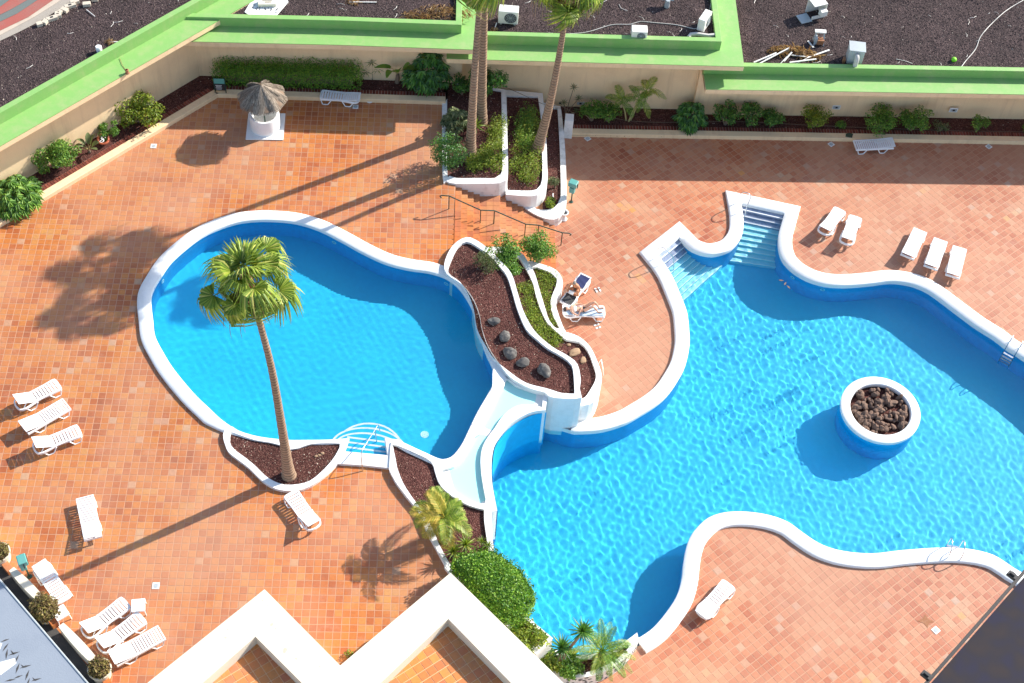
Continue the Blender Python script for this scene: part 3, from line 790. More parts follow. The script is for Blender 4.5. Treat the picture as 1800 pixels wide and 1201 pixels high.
# dark stones set in that planter's wall
PMs = PM; n_m = len(PMs)
for k in range(n_m):
    p = PMs[k]; q = PMs[(k + 1) % n_m]
    t_ = (Vector(q) - Vector(p)); t_.z = 0
    if t_.length < .05: continue
    t_.normalize(); nrm = Vector((t_.y, -t_.x, 0))
    pp = pr(np.array([[p[0], p[1], -1.2]]))[0]
    if not (pp[1] > 1130 and pp[0] > 960): continue
    for zz in (-1.32, -1.47, -1.62, -1.77, -1.90):
        if rng.uniform() < .35: continue
        c_ = Vector((p[0], p[1], zz + rng.uniform(-.03, .03))) + t_ * rng.uniform(-.05, .05)
        w_, h_ = rng.uniform(.05, .11), rng.uniform(.03, .055)
        mb = MB(); mb.add([c_ + nrm * .012 + t_ * (w_ * math.cos(a)) + Vector((0, 0, h_ * math.sin(a))) for a in (0.1, 1.3, 2.6, 3.8, 5.2)] + [c_ - nrm * .02], [(0, 1, 2, 3, 4), (1, 0, 5), (2, 1, 5), (3, 2, 5), (4, 3, 5), (0, 4, 5)])
        mb.build('inlaid_stone', M['asphalt'], bedM)
    if k % 3 == 0:
        c_ = Vector((p[0], p[1], -1.194)) - nrm * .16
        s_ = rng.uniform(.06, .12)
        mb = MB(); mb.slab([c_ + Vector((s_ * math.cos(a), s_ * math.sin(a), 0)) for a in (0.2, 2.0, 3.6, 5.0)], -1.19, -1.22); mb.build('inlaid_stone', M['asphalt'], bedM)

# spillway between the pools
sp = empty('spillway', (0, 0, 0), 0, 'white curved channel with shallow aqua water running between the two pools', 'water channel')
SP_out = smooth_path(WP([(868,648),(890,664),(925,681),(957,690),(962,696),(959,721),(936,724),(912,735),(892,749),(877,767),(869,781),(865,802),(864,825),(865,848),(869,872),(874,898),(854,898),(825,890),(796,873),(775,854),(766,836),(760,812),(778,809),(793,804),(804,793),(814,778),(825,755),(839,726),(854,700),(865,681)], .14), True, .2, (3, 5, 15, 16, 21))
SP_in = smooth_path(WP([(883,670),(892,666),(906,677),(930,686),(955,693),(953,716),(930,711),(910,713),(894,722),(881,735),(870,752),(858,768),(849,784),(845,804),(846,831),(850,858),(853,884),(830,881),(803,866),(784,850),(777,838),(777,826),(798,820),(811,808),(824,786),(838,762),(853,738),(869,708),(878,685)], .14), True, .2, (4, 5))
mb = MB(); mb.slab(SP_out, .14, -2.45, [ccw(SP_in)]); mb.build('channel_wall', M['white'], sp, bevel=.03)
# channel floor dips in the two basins
A_ = xy(SP_in); lo, hi = A_.min(0), A_.max(0); cl = .12
nx, ny = int((hi[0] - lo[0]) / cl) + 3, int((hi[1] - lo[1]) / cl) + 3
X, Y = np.meshgrid(lo[0] - cl + np.arange(nx) * cl, lo[1] - cl + np.arange(ny) * cl)
def dip(px_, py_, r1, d): c_ = W(px_, py_, 0); return d * np.exp(-(((X - c_.x) ** 2 + (Y - c_.y) ** 2) / r1 ** 2))
Z = .015 - dip(890, 697, .75, .22) - dip(905, 692, .6, .12) - dip(868, 735, .5, .10) - dip(828, 825, .7, .12) - dip(832, 860, .55, .12) - dip(845, 780, .4, .08)
I, J = np.meshgrid(np.arange(nx - 1), np.arange(ny - 1)); ok = pip(np.stack([(X[:-1, :-1] + cl / 2).ravel(), (Y[:-1, :-1] + cl / 2).ravel()], 1), offset(ccw(SP_in), .1)); i_ = (J * nx + I).ravel()[ok]
npmesh('channel_floor', np.stack([X.ravel(), Y.ravel(), Z.ravel()], 1), np.stack([i_, i_ + 1, i_ + nx + 1, i_ + nx], 1), M['white'], sp, True)
m, n, l, b = new_mat('shallow_water', .06, (.42, .80, .76)); M['shallow'] = m
bump(n, l, b, noise(n, l, coords(n, l), 7, 2), .15, .01)
mb = MB(); mb.fill(offset(ccw(SP_in), .02), [], -.012); tag(mb.build('channel_water', M['shallow'], sp), kind='stuff')
bw = smooth_path(WP([(961,719.5),(936,724.5),(912,735.5),(893,749.5),(878,767.5),(870,781.5),(866,802),(865,825),(866,848),(870,873),(874.5,897)], .14), False, .2)
bw = offset(bw, -.02, False) if pr(np.array([tuple(offset(bw, -.5, False)[5])]))[0][0] > pr(np.array([tuple(bw[5])]))[0][0] else offset(bw, .02, False)
mb = MB(); nb_ = len(bw); mb.v += [(p[0], p[1], -.06) for p in bw] + [(p[0], p[1], -2.7) for p in bw]; mb.f += [(i, i + 1, nb_ + i + 1, nb_ + i) for i in range(nb_ - 1)]; caustic(mb.build('blue_wall', M['pool_wall'], sp, smooth=60))
mb = MB(); p0 = W(840, 742, .14); mb.tube([p0, p0 + Vector((0, 0, .5))], .012, 6); mb.tube([W(853, 755, .14), W(853, 755, .3)], .02, 6); tag(mb.build('thin_steel_pin', M['steel'], sp))

# ------------------------------------------------------------------ stairs
ux = Vector((math.cos(UP_YAW), math.sin(UP_YAW), 0)); uy = Vector((-ux.y, ux.x, 0))
s0 = W(801, 322, 0)
ss = [0, .28, .56, .84, 1.12, 2.09, 2.37, 2.65, 2.93, 3.21, 4.14, 4.42, 4.70]
stairs = empty('stairs', (0, 0, 0), 0, 'terracotta tiled stairway of three short flights beside the terraced planters', 'stairs')
ris = 2.0 / 13
for k, s_ in enumerate(ss[:-1]):
    z = -ris * (k + 1); s1 = ss[k + 1]
    N_, S_ = .9, -5.0
    c_ = s0 + ux * ((s_ + s1) / 2) + uy * ((N_ + S_) / 2)
    mb = MB(); mb.box((c_.x, c_.y, (z - 2.1) / 2 - .012), (s1 - s_ + .02, N_ - S_, z + 2.1), UP_YAW); st_ = mb.build('step', M['tile_up'], stairs)
    V = []; nc = max(1, round((s1 - s_) / .3)); wd = (s1 - s_) / nc; nr_ = 19; ln = (N_ - S_) / nr_
    mb = MB()
    for a in range(nc):
        for b_ in range(nr_):
            q = s0 + ux * (s_ + (a + .5) * wd) + uy * (S_ + (b_ + .5) * ln)
            mb.box((q.x, q.y, z - .008), (wd - .012, ln - .012, .016), UP_YAW)
    t_ = mb.build('tread_tiles', M['tile_up'], st_); t_['kind'] = 'stuff'
q = s0 + ux * (-.0) + uy * (-2.05)
mb = MB(); mb.box((q.x - ux.x * .012, q.y - ux.y * .012, -1.05), (.02, 5.9, 2.08), UP_YAW); mb.build('top_riser', M['tile_up'], stairs)

# stair handrail
hr = empty('handrail', tuple(W(789, 367, 0)), 0, 'dark green metal handrail running down the middle of the tiled stairs', 'handrail')
o0 = W(789, 367, 0)
pts_b = [(789, 367.5, 0), (844, 392, -.77), (868, 393, -.77), (922, 416, -1.54), (945, 418, -1.54), (986, 431, -2.0)]
B_ = [W(*p) - o0 for p in pts_b]; T_ = [p + Vector((0, 0, .88)) for p in B_]
e0 = (T_[0] - T_[2]); e0.z = 0; e0.normalize()
rail = [T_[0] + e0 * .36 + Vector((0, 0, -.16)), T_[0] + e0 * .42 + Vector((0, 0, -.05)), T_[0] + e0 * .32 + Vector((0, 0, .0))] + T_ + [T_[-1] - e0 * .32, T_[-1] - e0 * .42 + Vector((0, 0, -.05)), T_[-1] - e0 * .36 + Vector((0, 0, -.16))]
mb = MB(); mb.tube(rail, .028, 8); mb.build('rail', M['dkgreen'], hr, smooth=50)
for b_, t_ in zip(B_, T_):
    mb = MB(); mb.tube([b_, t_], .024, 8); mb.build('post', M['dkgreen'], hr, smooth=50)

# ------------------------------------------------------------------ back wall buildings with green ledges
def building(label, line, z, hp, overhang, zbase, gravel_poly, zg=None, wall_px=None):
    """line: outer ledge edge (px) running left to right; ledge surface at z"""
    o = empty('flat_roof_building', (0, 0, 0), 0, label, 'building')
    P = WP(line, z)
    P = [Vector((p.x, p.y, z)) for p in P]
    # travelling left to right the roof lies on the left side
    if hasattr(overhang, '__len__'):
        q = W(overhang[0], overhang[1], overhang[2]); best = None
        for a, b_ in zip(P[:-1], P[1:]):
            d = (b_ - a); d.z = 0; L = d.length; d.normalize(); t = (q - a).dot(d)
            if -1 < t < L + 1 and best is None: best = (q - a).dot(Vector((-d.y, d.x, 0)))
        overhang = best; print('overhang', label[:20], round(best, 2))
    def sw(prof, name, mat, bev=0):
        mb = MB(); mb.sweep(P, prof); return mb.build(name, M[mat], o, bevel=bev)
    sw([(0, -.30), (0, -.012), (-.2, -.012), (-.2, -.30)], 'fascia', 'cream', .01)
    sw([(.006, -.03), (.006, 0), (-1.14, 0), (-1.14, -.03)], 'ledge', 'green')
    sw([(-1.08, -.05), (-1.08, hp), (-1.36, hp), (-1.36, -.3)], 'parapet', 'green', .012)
    sw([(-.05, -.31), (-.05, -.25), (-2.1, -.25), (-2.1, -.31)], 'soffit', 'cream')
    if overhang:
        sw([(-overhang, zbase - z), (-overhang, -.26), (-overhang - .3, -.26), (-overhang - .3, zbase - z)], 'wall', 'cream')
    zg = z + hp - .22 if zg is None else zg
    G = [Vector((p[0], p[1], zg)) for p in offset(P, -1.34, False)] + WP(gravel_poly, zg)
    mb = MB(); mb.fill(ccw(G), [], zg); mb.build('gravel_roof', M['roofgravel'], o)
    return o, ccw(G), zg
bl_d, Gd, zd = building('long diagonal cream wall with wide lime green ledge at upper left', [(-260,406),(0,257),(447,0),(700,-145)], 3.6, .6, (217,213,.1), -.1, [(560,-180),(300,-190),(-260,195)])
bl_l, Gl, zl = building('cream building with green ledge above the long hedge', [(290,72),(600,79),(851,88),(853,-190)], 3.2, .53, 1.0, -.1, [(300,-190)])
bl_m, Gm, zm = building('middle cream building with green ledge behind the tall palms and roof air conditioners', [(785,103),(1040,110),(1308,117),(1268,-190)], 2.4, .56, (1100,190,-1.9), -2.1, [(780,-190)])
bl_r, Gr, zr = building('right-hand cream building with green ledge and wide bare gravel roof', [(1241,157),(1500,161),(2150,172)], 1.5, .5, (1500,205,-1.9), -2.1, [(2150,-190),(1200,-190)])
for (o, G, z, n_) in ((bl_d, Gd, zd, 70000), (bl_l, Gl, zl, 24000), (bl_m, Gm, zm, 26000), (bl_r, Gr, zr, 60000)):
    pebbles(G, z, n_, o, M['peb_dark'], .018, .045)
# a raised slab end cap where the right ledge starts
# strip of older road seen past the roof, top left corner
for px_l, mt, zz in (([(-300,230),(0,66),(70,30),(150,-10),(60,-190),(-300,-190)], 'concrete', 3.2), ([(-300,205),(0,52),(60,20),(140,-25),(60,-190),(-300,-190)], 'concrete_path', 3.21), ([(-300,195),(0,44),(55,14),(130,-30),(60,-190),(-300,-190)], 'redroad', 3.22), ([(-300,150),(0,28),(60,0),(110,-30),(60,-190),(-300,-190)], 'greyroad', 3.23)):
    pass
e_ = empty('street_strip', (0, 0, 0)); e_['kind'] = 'structure'
for k, (px_l, mt) in enumerate((([(-300,222),(0,72),(30,58),(75,35),(110,12),(180,-30),(60,-190),(-300,-190)], 'concrete'), ([(-300,205),(0,62),(60,30),(100,5),(140,-25),(60,-190),(-300,-190)], 'concrete_path'), ([(-300,190),(0,54),(50,30),(105,-8),(60,-190),(-300,-190)], 'redroad'), ([(-300,170),(0,38),(30,24),(72,-4),(60,-190),(-300,-190)], 'greyroad'), ([(-300,150),(0,26),(20,16),(55,-4),(60,-190),(-300,-190)], 'redroad'), ([(-300,120),(0,12),(22,-4),(60,-190),(-300,-190)], 'greyroad'))):
    zz = zd + .03 + k * .012
    mb = MB(); mb.fill(ccw(WP(px_l, zz)), [], zz); mb.build(['verge', 'kerb_line', 'red_lane', 'grey_lane', 'red_lane', 'grey_lane'][k], M[mt], e_)

# ------------------------------------------------------------------ kerb planters along the walls
def kerb(label, line, z, zb, soil, zs, npeb, cream='cream'):
    o = empty('wall_planter', (0, 0, 0), 0, label, 'planter')
    P = WP(line, z)
    mb = MB(); mb.sweep(P, [(.19, zb - z), (.19, -.02), (.17, 0), (-.17, 0), (-.19, -.02), (-.19, zb - z)]); mb.build('kerb', M[cream], o)
    # brick edging behind the kerb: header bricks laid side by side
    mb = MB(); mm = MB(); mm.sweep(P, [(-.18, zb - z), (-.18, -.07), (-.50, -.07), (-.50, zb - z)]); mm.build('mortar_bed', M['mortar'], o)
    for i in range(len(P) - 1):
        a, b_ = Vector(P[i]), Vector(P[i + 1]); d = b_ - a; L = d.length; d.normalize(); nn = Vector((-d.y, d.x, 0)); k = int(L / .145)
        for j in range(k):
            c_ = a + d * ((j + .5) * L / k) + nn * (.34 + rng.normal(0, .004))
            mb.box((c_.x, c_.y, z - .065 + rng.normal(0, .002)), (.12, .27, .05), math.atan2(d.y, d.x) + rng.normal(0, .01))
    t_ = mb.build('edging_bricks', M['brick'], o); t_['kind'] = 'stuff'
    Q = ccw(WP(soil, zs)); mb = MB(); mb.fill(Q, [], zs); mb.build('gravel', M['soil'], o)
    pebbles(Q, zs, npeb, o, M['peb_red'])
    return o
kerb('gravel bed with cream kerb along the diagonal green-topped wall', [(-260,545),(0,387),(380,161)], .22, -.05, [(-260,553),(0,394),(384,168),(386,100),(360,80),(200,180),(-260,420)], .10, 7000)
kerb('gravel bed with cream kerb under the long hedge', [(380,161),(600,168),(783,174)], .22, -.05, [(376,168),(782,180),(800,150),(800,70),(372,70)], .10, 4000)
kerb('long gravel bed with cream kerb under the right-hand wall', [(1000,230),(1400,237),(2150,251)], LO + .22, LO - .05, [(985,238),(1400,244),(2150,258),(2150,180),(985,155)], LO + .10, 9000)
mb = MB(); p0 = W(1000, 245, LO); mb.box((p0.x - .08, p0.y + .3, LO + .55), (.42, .5, 1.35)); tag(mb.build('white_pillar', M['white_old'], None, bevel=.02), 'square white pillar at the end of the right-hand kerb, by the terraced planters', 'pillar')

# ------------------------------------------------------------------ zigzag balcony parapet in the foreground
ZP = 2.2
par = empty('roof_terrace', (0, 0, 0), 0, 'zigzag cream parapet enclosing orange-tiled balconies in the foreground', 'balcony')
PO = [(60,1360),(465,1036),(598,1170),(792,1007),(1140,1346)]
PI1 = [(620,1305),(449,1119),(190,1345)]; PI2 = [(1040,1330),(788,1088),(500,1345)]
h1, h2 = ccw(WP(PI1 + [(400,1500)], ZP)), ccw(WP(PI2 + [(790,1500)], ZP))
outer = WP([(60,1360),(465,1036),(598,1170),(792,1007),(1140,1346)], ZP)
inner = WP([(1040,1345),(788,1088),(598,1268),(449,1119),(175,1360)], ZP)
poly = outer + inner
mb = MB(); mb.slab(poly, ZP, ZP - 2.3); mb.build('parapet', M['cream_pale'], par, bevel=.02)
# low inner ledge along the left arms
for a, b_ in (((440,1128),(160,1362)), ((779,1096),(588,1268))):
    pass
fl = ccw(WP([(175,1345),(465,1080),(598,1210),(790,1050),(1090,1345),(1000,1420),(200,1420)], 1.6))
mb = MB(); mb.fill(fl, [], 1.594); mb.build('grout_bed', M['grout_ba'], par)
def btiles():
    c_, s_ = math.cos(BA_YAW), math.sin(BA_YAW)
    mb0 = MB(); h = (BA_PITCH - .028) / 2; mb0.box((0, 0, -.008), (2 * h, 2 * h, .016)); me = bpy.data.meshes.new('balcony_tile'); me.from_pydata(mb0.v, [], mb0.f); me.materials.append(M['tile_ba'])
    inn1, inn2 = WP(PI1 + [(400,1420)], ZP), WP(PI2 + [(790,1420)], ZP)
    out_ = []
    for i in range(-40, 41):
        for j in range(-40, 41):
            u, v = (i + .5) * BA_PITCH, (j + .5) * BA_PITCH
            out_.append((BA_ORG.x + u * c_ - v * s_, BA_ORG.y + u * s_ + v * c_))
    Q = np.array(out_); P2 = pr(np.c_[Q, np.full(len(Q), 1.6)])
    ok = (pip(P2, [(a, b_ - 8) for a, b_ in PI1] + [(400, 1420)]) | pip(P2, [(a, b_ - 8) for a, b_ in PI2] + [(790, 1420)])) & (P2[:, 1] < 1262)
    for q in Q[ok]:
        o = bpy.data.objects.new('tile', me); COL.objects.link(o); o.parent = par; o.location = (q[0], q[1], 1.606 + rng.normal(0, .0008)); o.rotation_euler = (rng.normal(0, .003), rng.normal(0, .003), BA_YAW + rng.normal(0, .003))
btiles()
for k in range(9):
    p = [(462,1056),(470,1064),(478,1098),(485,1105),(501,1143),(520,1158),(400,1107),(396,1121),(562,1172)][k]
    c_ = W(p[0], p[1], ZP); s_ = [.04, .03, .08, .04, .10, .05, .04, .06, .04][k]
    rr = [s_ * rng.uniform(.5, 1.2) for _ in range(9)]
    mb = MB(); mb.slab([c_ + Vector((rr[i] * math.cos(i * .698), rr[i] * math.sin(i * .698), 0)) for i in range(9)], ZP + .002, ZP - .01); mb.build('peeled_paint_patch', M['peel'], par)

# bottom-left: low scalloped wall, gully and grey roof with painted shade
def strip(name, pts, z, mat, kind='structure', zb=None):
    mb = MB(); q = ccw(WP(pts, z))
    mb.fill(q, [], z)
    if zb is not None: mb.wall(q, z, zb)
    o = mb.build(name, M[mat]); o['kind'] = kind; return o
strip('gully', [(-200,760),(5,975),(70,1070),(170,1190),(300,1340),(100,1500),(-300,1300)], .03, 'asphalt')  # stone strip whose shade is painted in as a dark colour
gr = empty('grey_flat_roof', tuple(W(60, 1150, 1.2)), 0, 'felt roof in blue-grey painted as shade, filling the lower left corner, with painted sun patches and small dark marks', 'roof')
go = W(60, 1150, 1.2)
def rel(pts, o_): return [Vector(p) - o_ for p in pts]
mb = MB(); mb.slab(rel(WP([(-160,832),(0,1020),(154,1201),(300,1372),(-50,1500),(-400,1400),(-400,900)], 1.2), go), 0, -1.1); mb.build('roof_deck', M['roof_grey'], gr)
mb = MB()
e1 = rel(WP([(-160,832),(0,1020),(154,1201),(300,1372)], 1.2), go); mb.tube([p + Vector((0, 0, .0)) for p in e1], .035, 6); mb.build('edge_trim', M['grey'], gr)
for q in ([(-8,1128),(4,1131),(0,1142),(-10,1140)], [(-30,1172),(26,1157),(29,1166),(2,1186),(-30,1200)]):
    z_ = 1.204; mb = MB(); mb.fill(ccw(rel(WP(q, z_), Vector((go.x, go.y, 0)))), [], .004); mb.build('painted_sun_patch', M['white'], gr)  # spots of sunlight on the roof, painted as white sheets
for (x_, y_, a_, l_) in [(9,1126,.5,.16),(10,1138,1.2,.18),(12,1150,1.7,.2),(25,1149,.45,.2),(30,1158,1.4,.16),(31,1175,1.5,.2),(45,1172,.4,.2),(48,1187,1.5,.2),(32,1190,.5,.16),(18,1196,.3,.18),(64,1195,.4,.18),(50,1199,1.5,.15),(22,1147,2.4,.12),(40,1171,2.6,.1),(60,1194,2.5,.1)]:
    c_ = W(x_, y_, 1.2) - go; d = Vector((math.cos(a_), math.sin(a_), 0)); nn = Vector((-d.y, d.x, 0))
    mb = MB(); mb.slab([c_ - d * l_, c_ + nn * l_ * .22, c_ + d * l_, c_ - nn * l_ * .15], .006, .0); mb.build('dark_mark', M['glass'] if False else M['asphalt'], gr)

pot_px = [(4, 984), (84, 1084), (180, 1188)]
wl = empty('low_wall', tuple(W(100, 1100, 0)), 0, 'low cream wall with scalloped sides running between the three potted plants', 'wall')
wo = W(100, 1100, 0)
for a, b_ in (((-70, 880), (2, 968)), ((20, 1000), (80, 1062)), ((107, 1098), (177, 1174)), ((192, 1204), (290, 1322))):
    A_, B2 = W(a[0], a[1], .62), W(b_[0], b_[1], .62); d = (B2 - A_); L = d.length; d.normalize(); nn = Vector((-d.y, d.x, 0))
    lf = []; rt = []
    for t in np.linspace(0, 1, 14):
        w_ = .11 + .055 * math.sin(math.pi * t)
        lf.append(A_ + d * (L * t) + nn * w_ - wo); rt.append(A_ + d * (L * t) - nn * w_ - wo)
    mb = MB(); mb.slab(lf + rt[::-1], .62, -.02); mb.build('wall_panel', M['cream_pale'], wl, bevel=.015)
for (x_, y_) in ((8, 990), (86, 1084), (181, 1190)):
    c_ = W(x_, y_, .3) - wo; ang = math.atan2(d.y, d.x)
    mb = MB(); mb.box((c_.x, c_.y, .15), (.8, .26, .34), ang); mb.build('terracotta_block', M['tile_up'], wl, bevel=.01)

def leaves(name, blobs, n_, size, mat, parent=None, aspect=.5, shell=.45, up=.4, out=.6, seed=None, droop=0.0):
    """cloud of folded leaf faces filling ellipsoids (cx,cy,cz,rx,ry,rz)"""
    r = np.random.default_rng(seed if seed is not None else int(rng.integers(1e9)))
    B = np.array(blobs, float); vol = (B[:, 3] * B[:, 4] * B[:, 5]) ** .75; pk = r.choice(len(B), n_, p=vol / vol.sum())
    d = r.normal(0, 1, (n_, 3)); d /= np.linalg.norm(d, axis=1)[:, None]
    rad = shell + (1 - shell) * r.uniform(0, 1, n_) ** .6
    # uneven outline: lumps
    lump = 1 + .16 * np.sin(d[:, 0] * 5 + pk) * np.sin(d[:, 1] * 6 + 2 * pk) + .10 * np.sin(d[:, 2] * 9 + d[:, 0] * 7)
    p = B[pk, :3] + d * B[pk, 3:] * (rad * lump)[:, None]
    nrm = out * d + r.normal(0, .45, (n_, 3)) + np.array([0, 0, up]); nrm /= np.linalg.norm(nrm, axis=1)[:, None]
    ax = r.normal(0, 1, (n_, 3)) + d * .7 + np.array([0, 0, -droop]); ax -= nrm * (ax * nrm).sum(1)[:, None]; ax /= np.linalg.norm(ax, axis=1)[:, None]
    sd = np.cross(nrm, ax); s_ = size * r.uniform(.6, 1.25, n_)[:, None]; w_ = s_ * aspect * .5
    V = np.stack([p, p + ax * s_ * .5 + sd * w_ + nrm * s_ * .08, p + ax * s_, p + ax * s_ * .5 - sd * w_ + nrm * s_ * .08], 1)
    V[:, 2] -= nrm * s_ * .12
    F_ = np.array([(0, 1, 2), (0, 2, 3)])[None] + (np.arange(n_) * 4)[:, None, None]
    return npmesh(name, V.reshape(-1, 3), F_.reshape(-1, 3), mat, parent)

def stems(name, specs, mat, parent):
    mb = MB()
    for pts, r0, r1 in specs:
        k = len(pts); mb.tube(pts, [r0 + (r1 - r0) * i / (k - 1) for i in range(k)], 6)
    return mb.build(name, mat, parent, smooth=60)

def shrub(px_, py_, z, label, h, w, mat, nl=700, size=.13, name='shrub', cat='shrub', group=None, multi=3, seed=0, aspect=.55, squash=.8):
    r = random.Random(seed + int(px_) * 7)
    w *= 1.15; h *= 1.08
    o = empty(name, tuple(W(px_, py_, z)), 0, label, cat, group)
    bl = []
    for k in range(multi):
        a = r.uniform(0, 6.28) if multi < 3 else k * 6.28 / multi + r.uniform(-.4, .4); q = w * .5 * (0 if k == 0 and multi < 3 else r.uniform(.3, .72))
        rr = w * .5 * r.uniform(.5, .75) if multi > 1 else w * .5
        if multi > 2:
            rr *= .72
            a2 = a + r.uniform(.4, .9); q2 = w * .5 * r.uniform(.05, .95); r2 = rr * r.uniform(.45, .8)
            bl.append((q2 * math.cos(a2), q2 * math.sin(a2), h * r.uniform(.3, .95), r2, r2, r2 * squash))
        bl.append((q * math.cos(a), q * math.sin(a), h * r.uniform(.5, .72), rr, rr, rr * squash))
    lv = leaves('foliage', bl, int(nl * 1.35), size, mat, o, aspect=aspect, seed=seed + 5)
    sp_ = []
    for b_ in bl:
        sp_.append(([(r.uniform(-.04, .04), r.uniform(-.04, .04), -.02), (b_[0] * .4, b_[1] * .4, b_[2] * .45), (b_[0], b_[1], b_[2] + b_[5] * .2)], .035 * w + .012, .012))
    stems('stem', sp_, M['wood'], o)
    return o

# potted succulents on the wall
for k, (x_, y_) in enumerate(pot_px):
    lab = ['potted bronze plant cut by the left edge of the photo', 'round full bronze plant in cream pot, middle of the wall', 'short bronze plant with green centre in cream pot, nearest the bottom edge'][k]
    o = empty('potted_plant', tuple(W(x_, y_, .02)), 0, lab, 'potted plant', 'potted plants on the low wall')
    hh = .62; rt_ = .43
    mb = MB(); mb.lathe([(.26, 0), (.33, .04), (rt_ - .03, hh - .06), (rt_, hh - .04), (rt_, hh), (rt_ - .05, hh), (rt_ - .06, hh - .1), (.01, hh - .12)], 28); mb.build('pot', M['cream_pale'], o, smooth=40)
    mb = MB(); mb.lathe([(.01, hh - .07), (rt_ - .055, hh - .08)], 20); mb.build('potting_soil', M['soil'], o)
    big = (.52 if k == 1 else .37)
    leaves('foliage', [(0, 0, hh + .12, big, big, .34 if k == 1 else .2)], 2600 if k == 1 else 1700, .11, M['leaf_brownish'], o, aspect=.5, up=.7, seed=90 + k)

# ------------------------------------------------------------------ foreground dark balcony rail (near the camera)
rb = empty('balcony_screen', tuple(W(1760, 1150, 22)), 0, 'dark plum fabric screen with black rail crossing the lower right corner', 'screen')
ro = W(1760, 1150, 22)
mb = MB(); mb.slab(rel(WP([(1632,1206),(1806,1008),(1960,832),(2100,1330),(1520,1330)], 22), ro), 0, -.04); mb.build('fabric', M['plum'], rb)
a, b_ = W(1500, 1347, 22) - ro, W(1965, 818, 22) - ro
mb = MB(); mb.bar(a, b_, .07, .10); mb.build('rail', M['dkframe'], rb, bevel=.006)
for (x_, y_) in ((1779,1012),(1628,1188)):
    c_ = W(x_, y_, 22.03) - ro; d = (b_ - a).normalized(); ang = math.atan2(d.y, d.x)
    mb = MB(); mb.box(c_ + Vector((0, 0, 0)), (.12, .22, .10), ang); mb.box(c_ + Vector((0, 0, .07)), (.07, .11, .07), ang); mb.build('clamp', M['black'], rb, bevel=.005)

# ------------------------------------------------------------------ loungers
def lounger_parts(kind, ang):
    o = empty('sun_lounger', (0, 0, 0))
    P_ = M['plastic']
    L_, H_ = 1.92, .33
    if kind == 'curved':
        cp_ = [(0.02, .0), (.03, .22), (.12, .31), (.5, .30), (.95, .265), (1.3, .31), (1.65, .35), (1.86, .28), (1.93, .10)]
        loop = [(x, y, H_) for x, y in cp_] + [(x, -y, H_) for x, y in cp_[::-1][0:]][:-1]
        path = smooth_path([Vector(p) for p in loop], True, .08)
    else:
        path = [Vector(p) for p in [(0, -.33, H_), (1.92, -.33, H_), (1.92, .33, H_), (0, .33, H_)]]
        path = smooth_path(path, True, 3, (0, 1, 2, 3))
    path = ccw(path)
    mb = MB(); mb.sweep(path, [(-.055, -.02), (-.045, .012), (0, .012), (.008, -.01), (.008, -.085), (-.03, -.085)], closed=True); mb.build('frame', P_, o, smooth=40)
    for sy in (-1, 1):
        for (x0, x1, x2, x3) in ((.08, .16, .42, .58), (1.12, 1.26, 1.50, 1.66)):
            y = .315 * sy
            yo = y + .03 * sy
            mb = MB(); r_ = .026
            pts = [(x0, y, H_ - .05), (x1, yo, .03), (x1 + .05, yo, .02), (x2 - .05, yo, .02), (x2, yo, .03), (x3, y, H_ - .05)]
            mb.tube(pts, r_, 6); mb.build('leg', P_, o, smooth=50)
    hinge = 1.20
    halfw = .255 if kind == 'curved' else .29
    ns = 9 if kind == 'curved' else 11
    pitch = (hinge - .06) / ns
    mb = MB(); mb.box((0, 0, 0), (pitch - (.036 if kind == 'curved' else .030), halfw * 2, .022)); me = bpy.data.meshes.new('slat'); me.from_pydata(mb.v, [], mb.f); me.materials.append(P_)
    for k in range(ns):
        s_ = bpy.data.objects.new('slat', me); COL.objects.link(s_); s_.parent = o; s_.location = (.07 + pitch * (k + .5), 0, H_ + .004)
    for sy in (-1, 1):
        mb = MB(); mb.box((hinge / 2 + .02, sy * (halfw + .02), H_ - .004), (hinge - .05, .045, .03)); mb.build('seat_rail', P_, o)
    # back panel
    Lb = .74 if kind == 'curved' else .79
    ca, sa = math.cos(ang), math.sin(ang)
    mb = MB(); m_ = Matrix.Rotation(-ang, 3, 'Y')
    for sy in (-1, 1): mb.box(Vector((hinge + ca * Lb / 2, sy * (halfw + .01), H_ + .015 + sa * Lb / 2)), (Lb, .05, .03), M=m_)
    mb.box(Vector((hinge + ca * (Lb - .05), 0, H_ + .015 + sa * (Lb - .05))), (.12, halfw * 2 + .06, .03), M=m_)
    mb.box(Vector((hinge + ca * .03, 0, H_ + .015 + sa * .03)), (.05, halfw * 2 + .06, .03), M=m_)
    bk = mb.build('backrest', P_, o, bevel=.01)
    nb = 6; pb = (Lb - .18) / nb
    me2 = me if False else None
    mb = MB(); mb.box((0, 0, 0), (pb - (.016 if kind == 'curved' else .02), halfw * 2, .02)); me2 = bpy.data.meshes.new('back_slat'); me2.from_pydata(mb.v, [], mb.f); me2.materials.append(P_)
    for k in range(nb):
        t = .06 + pb * (k + .5); s_ = bpy.data.objects.new('back_slat', me2); COL.objects.link(s_); s_.parent = bk; s_.location = (hinge + ca * t, 0, H_ + .016 + sa * t); s_.rotation_euler = (0, -ang, 0)
    if ang > .3:
        for sy in (-1, 1):
            mb = MB(); mb.bar((hinge + ca * .38, sy * .24, H_ + sa * .38), (hinge + .52, sy * .27, H_ - .03), .03, .02); mb.build('back_strut', P_, o)
    return o
protos = {}
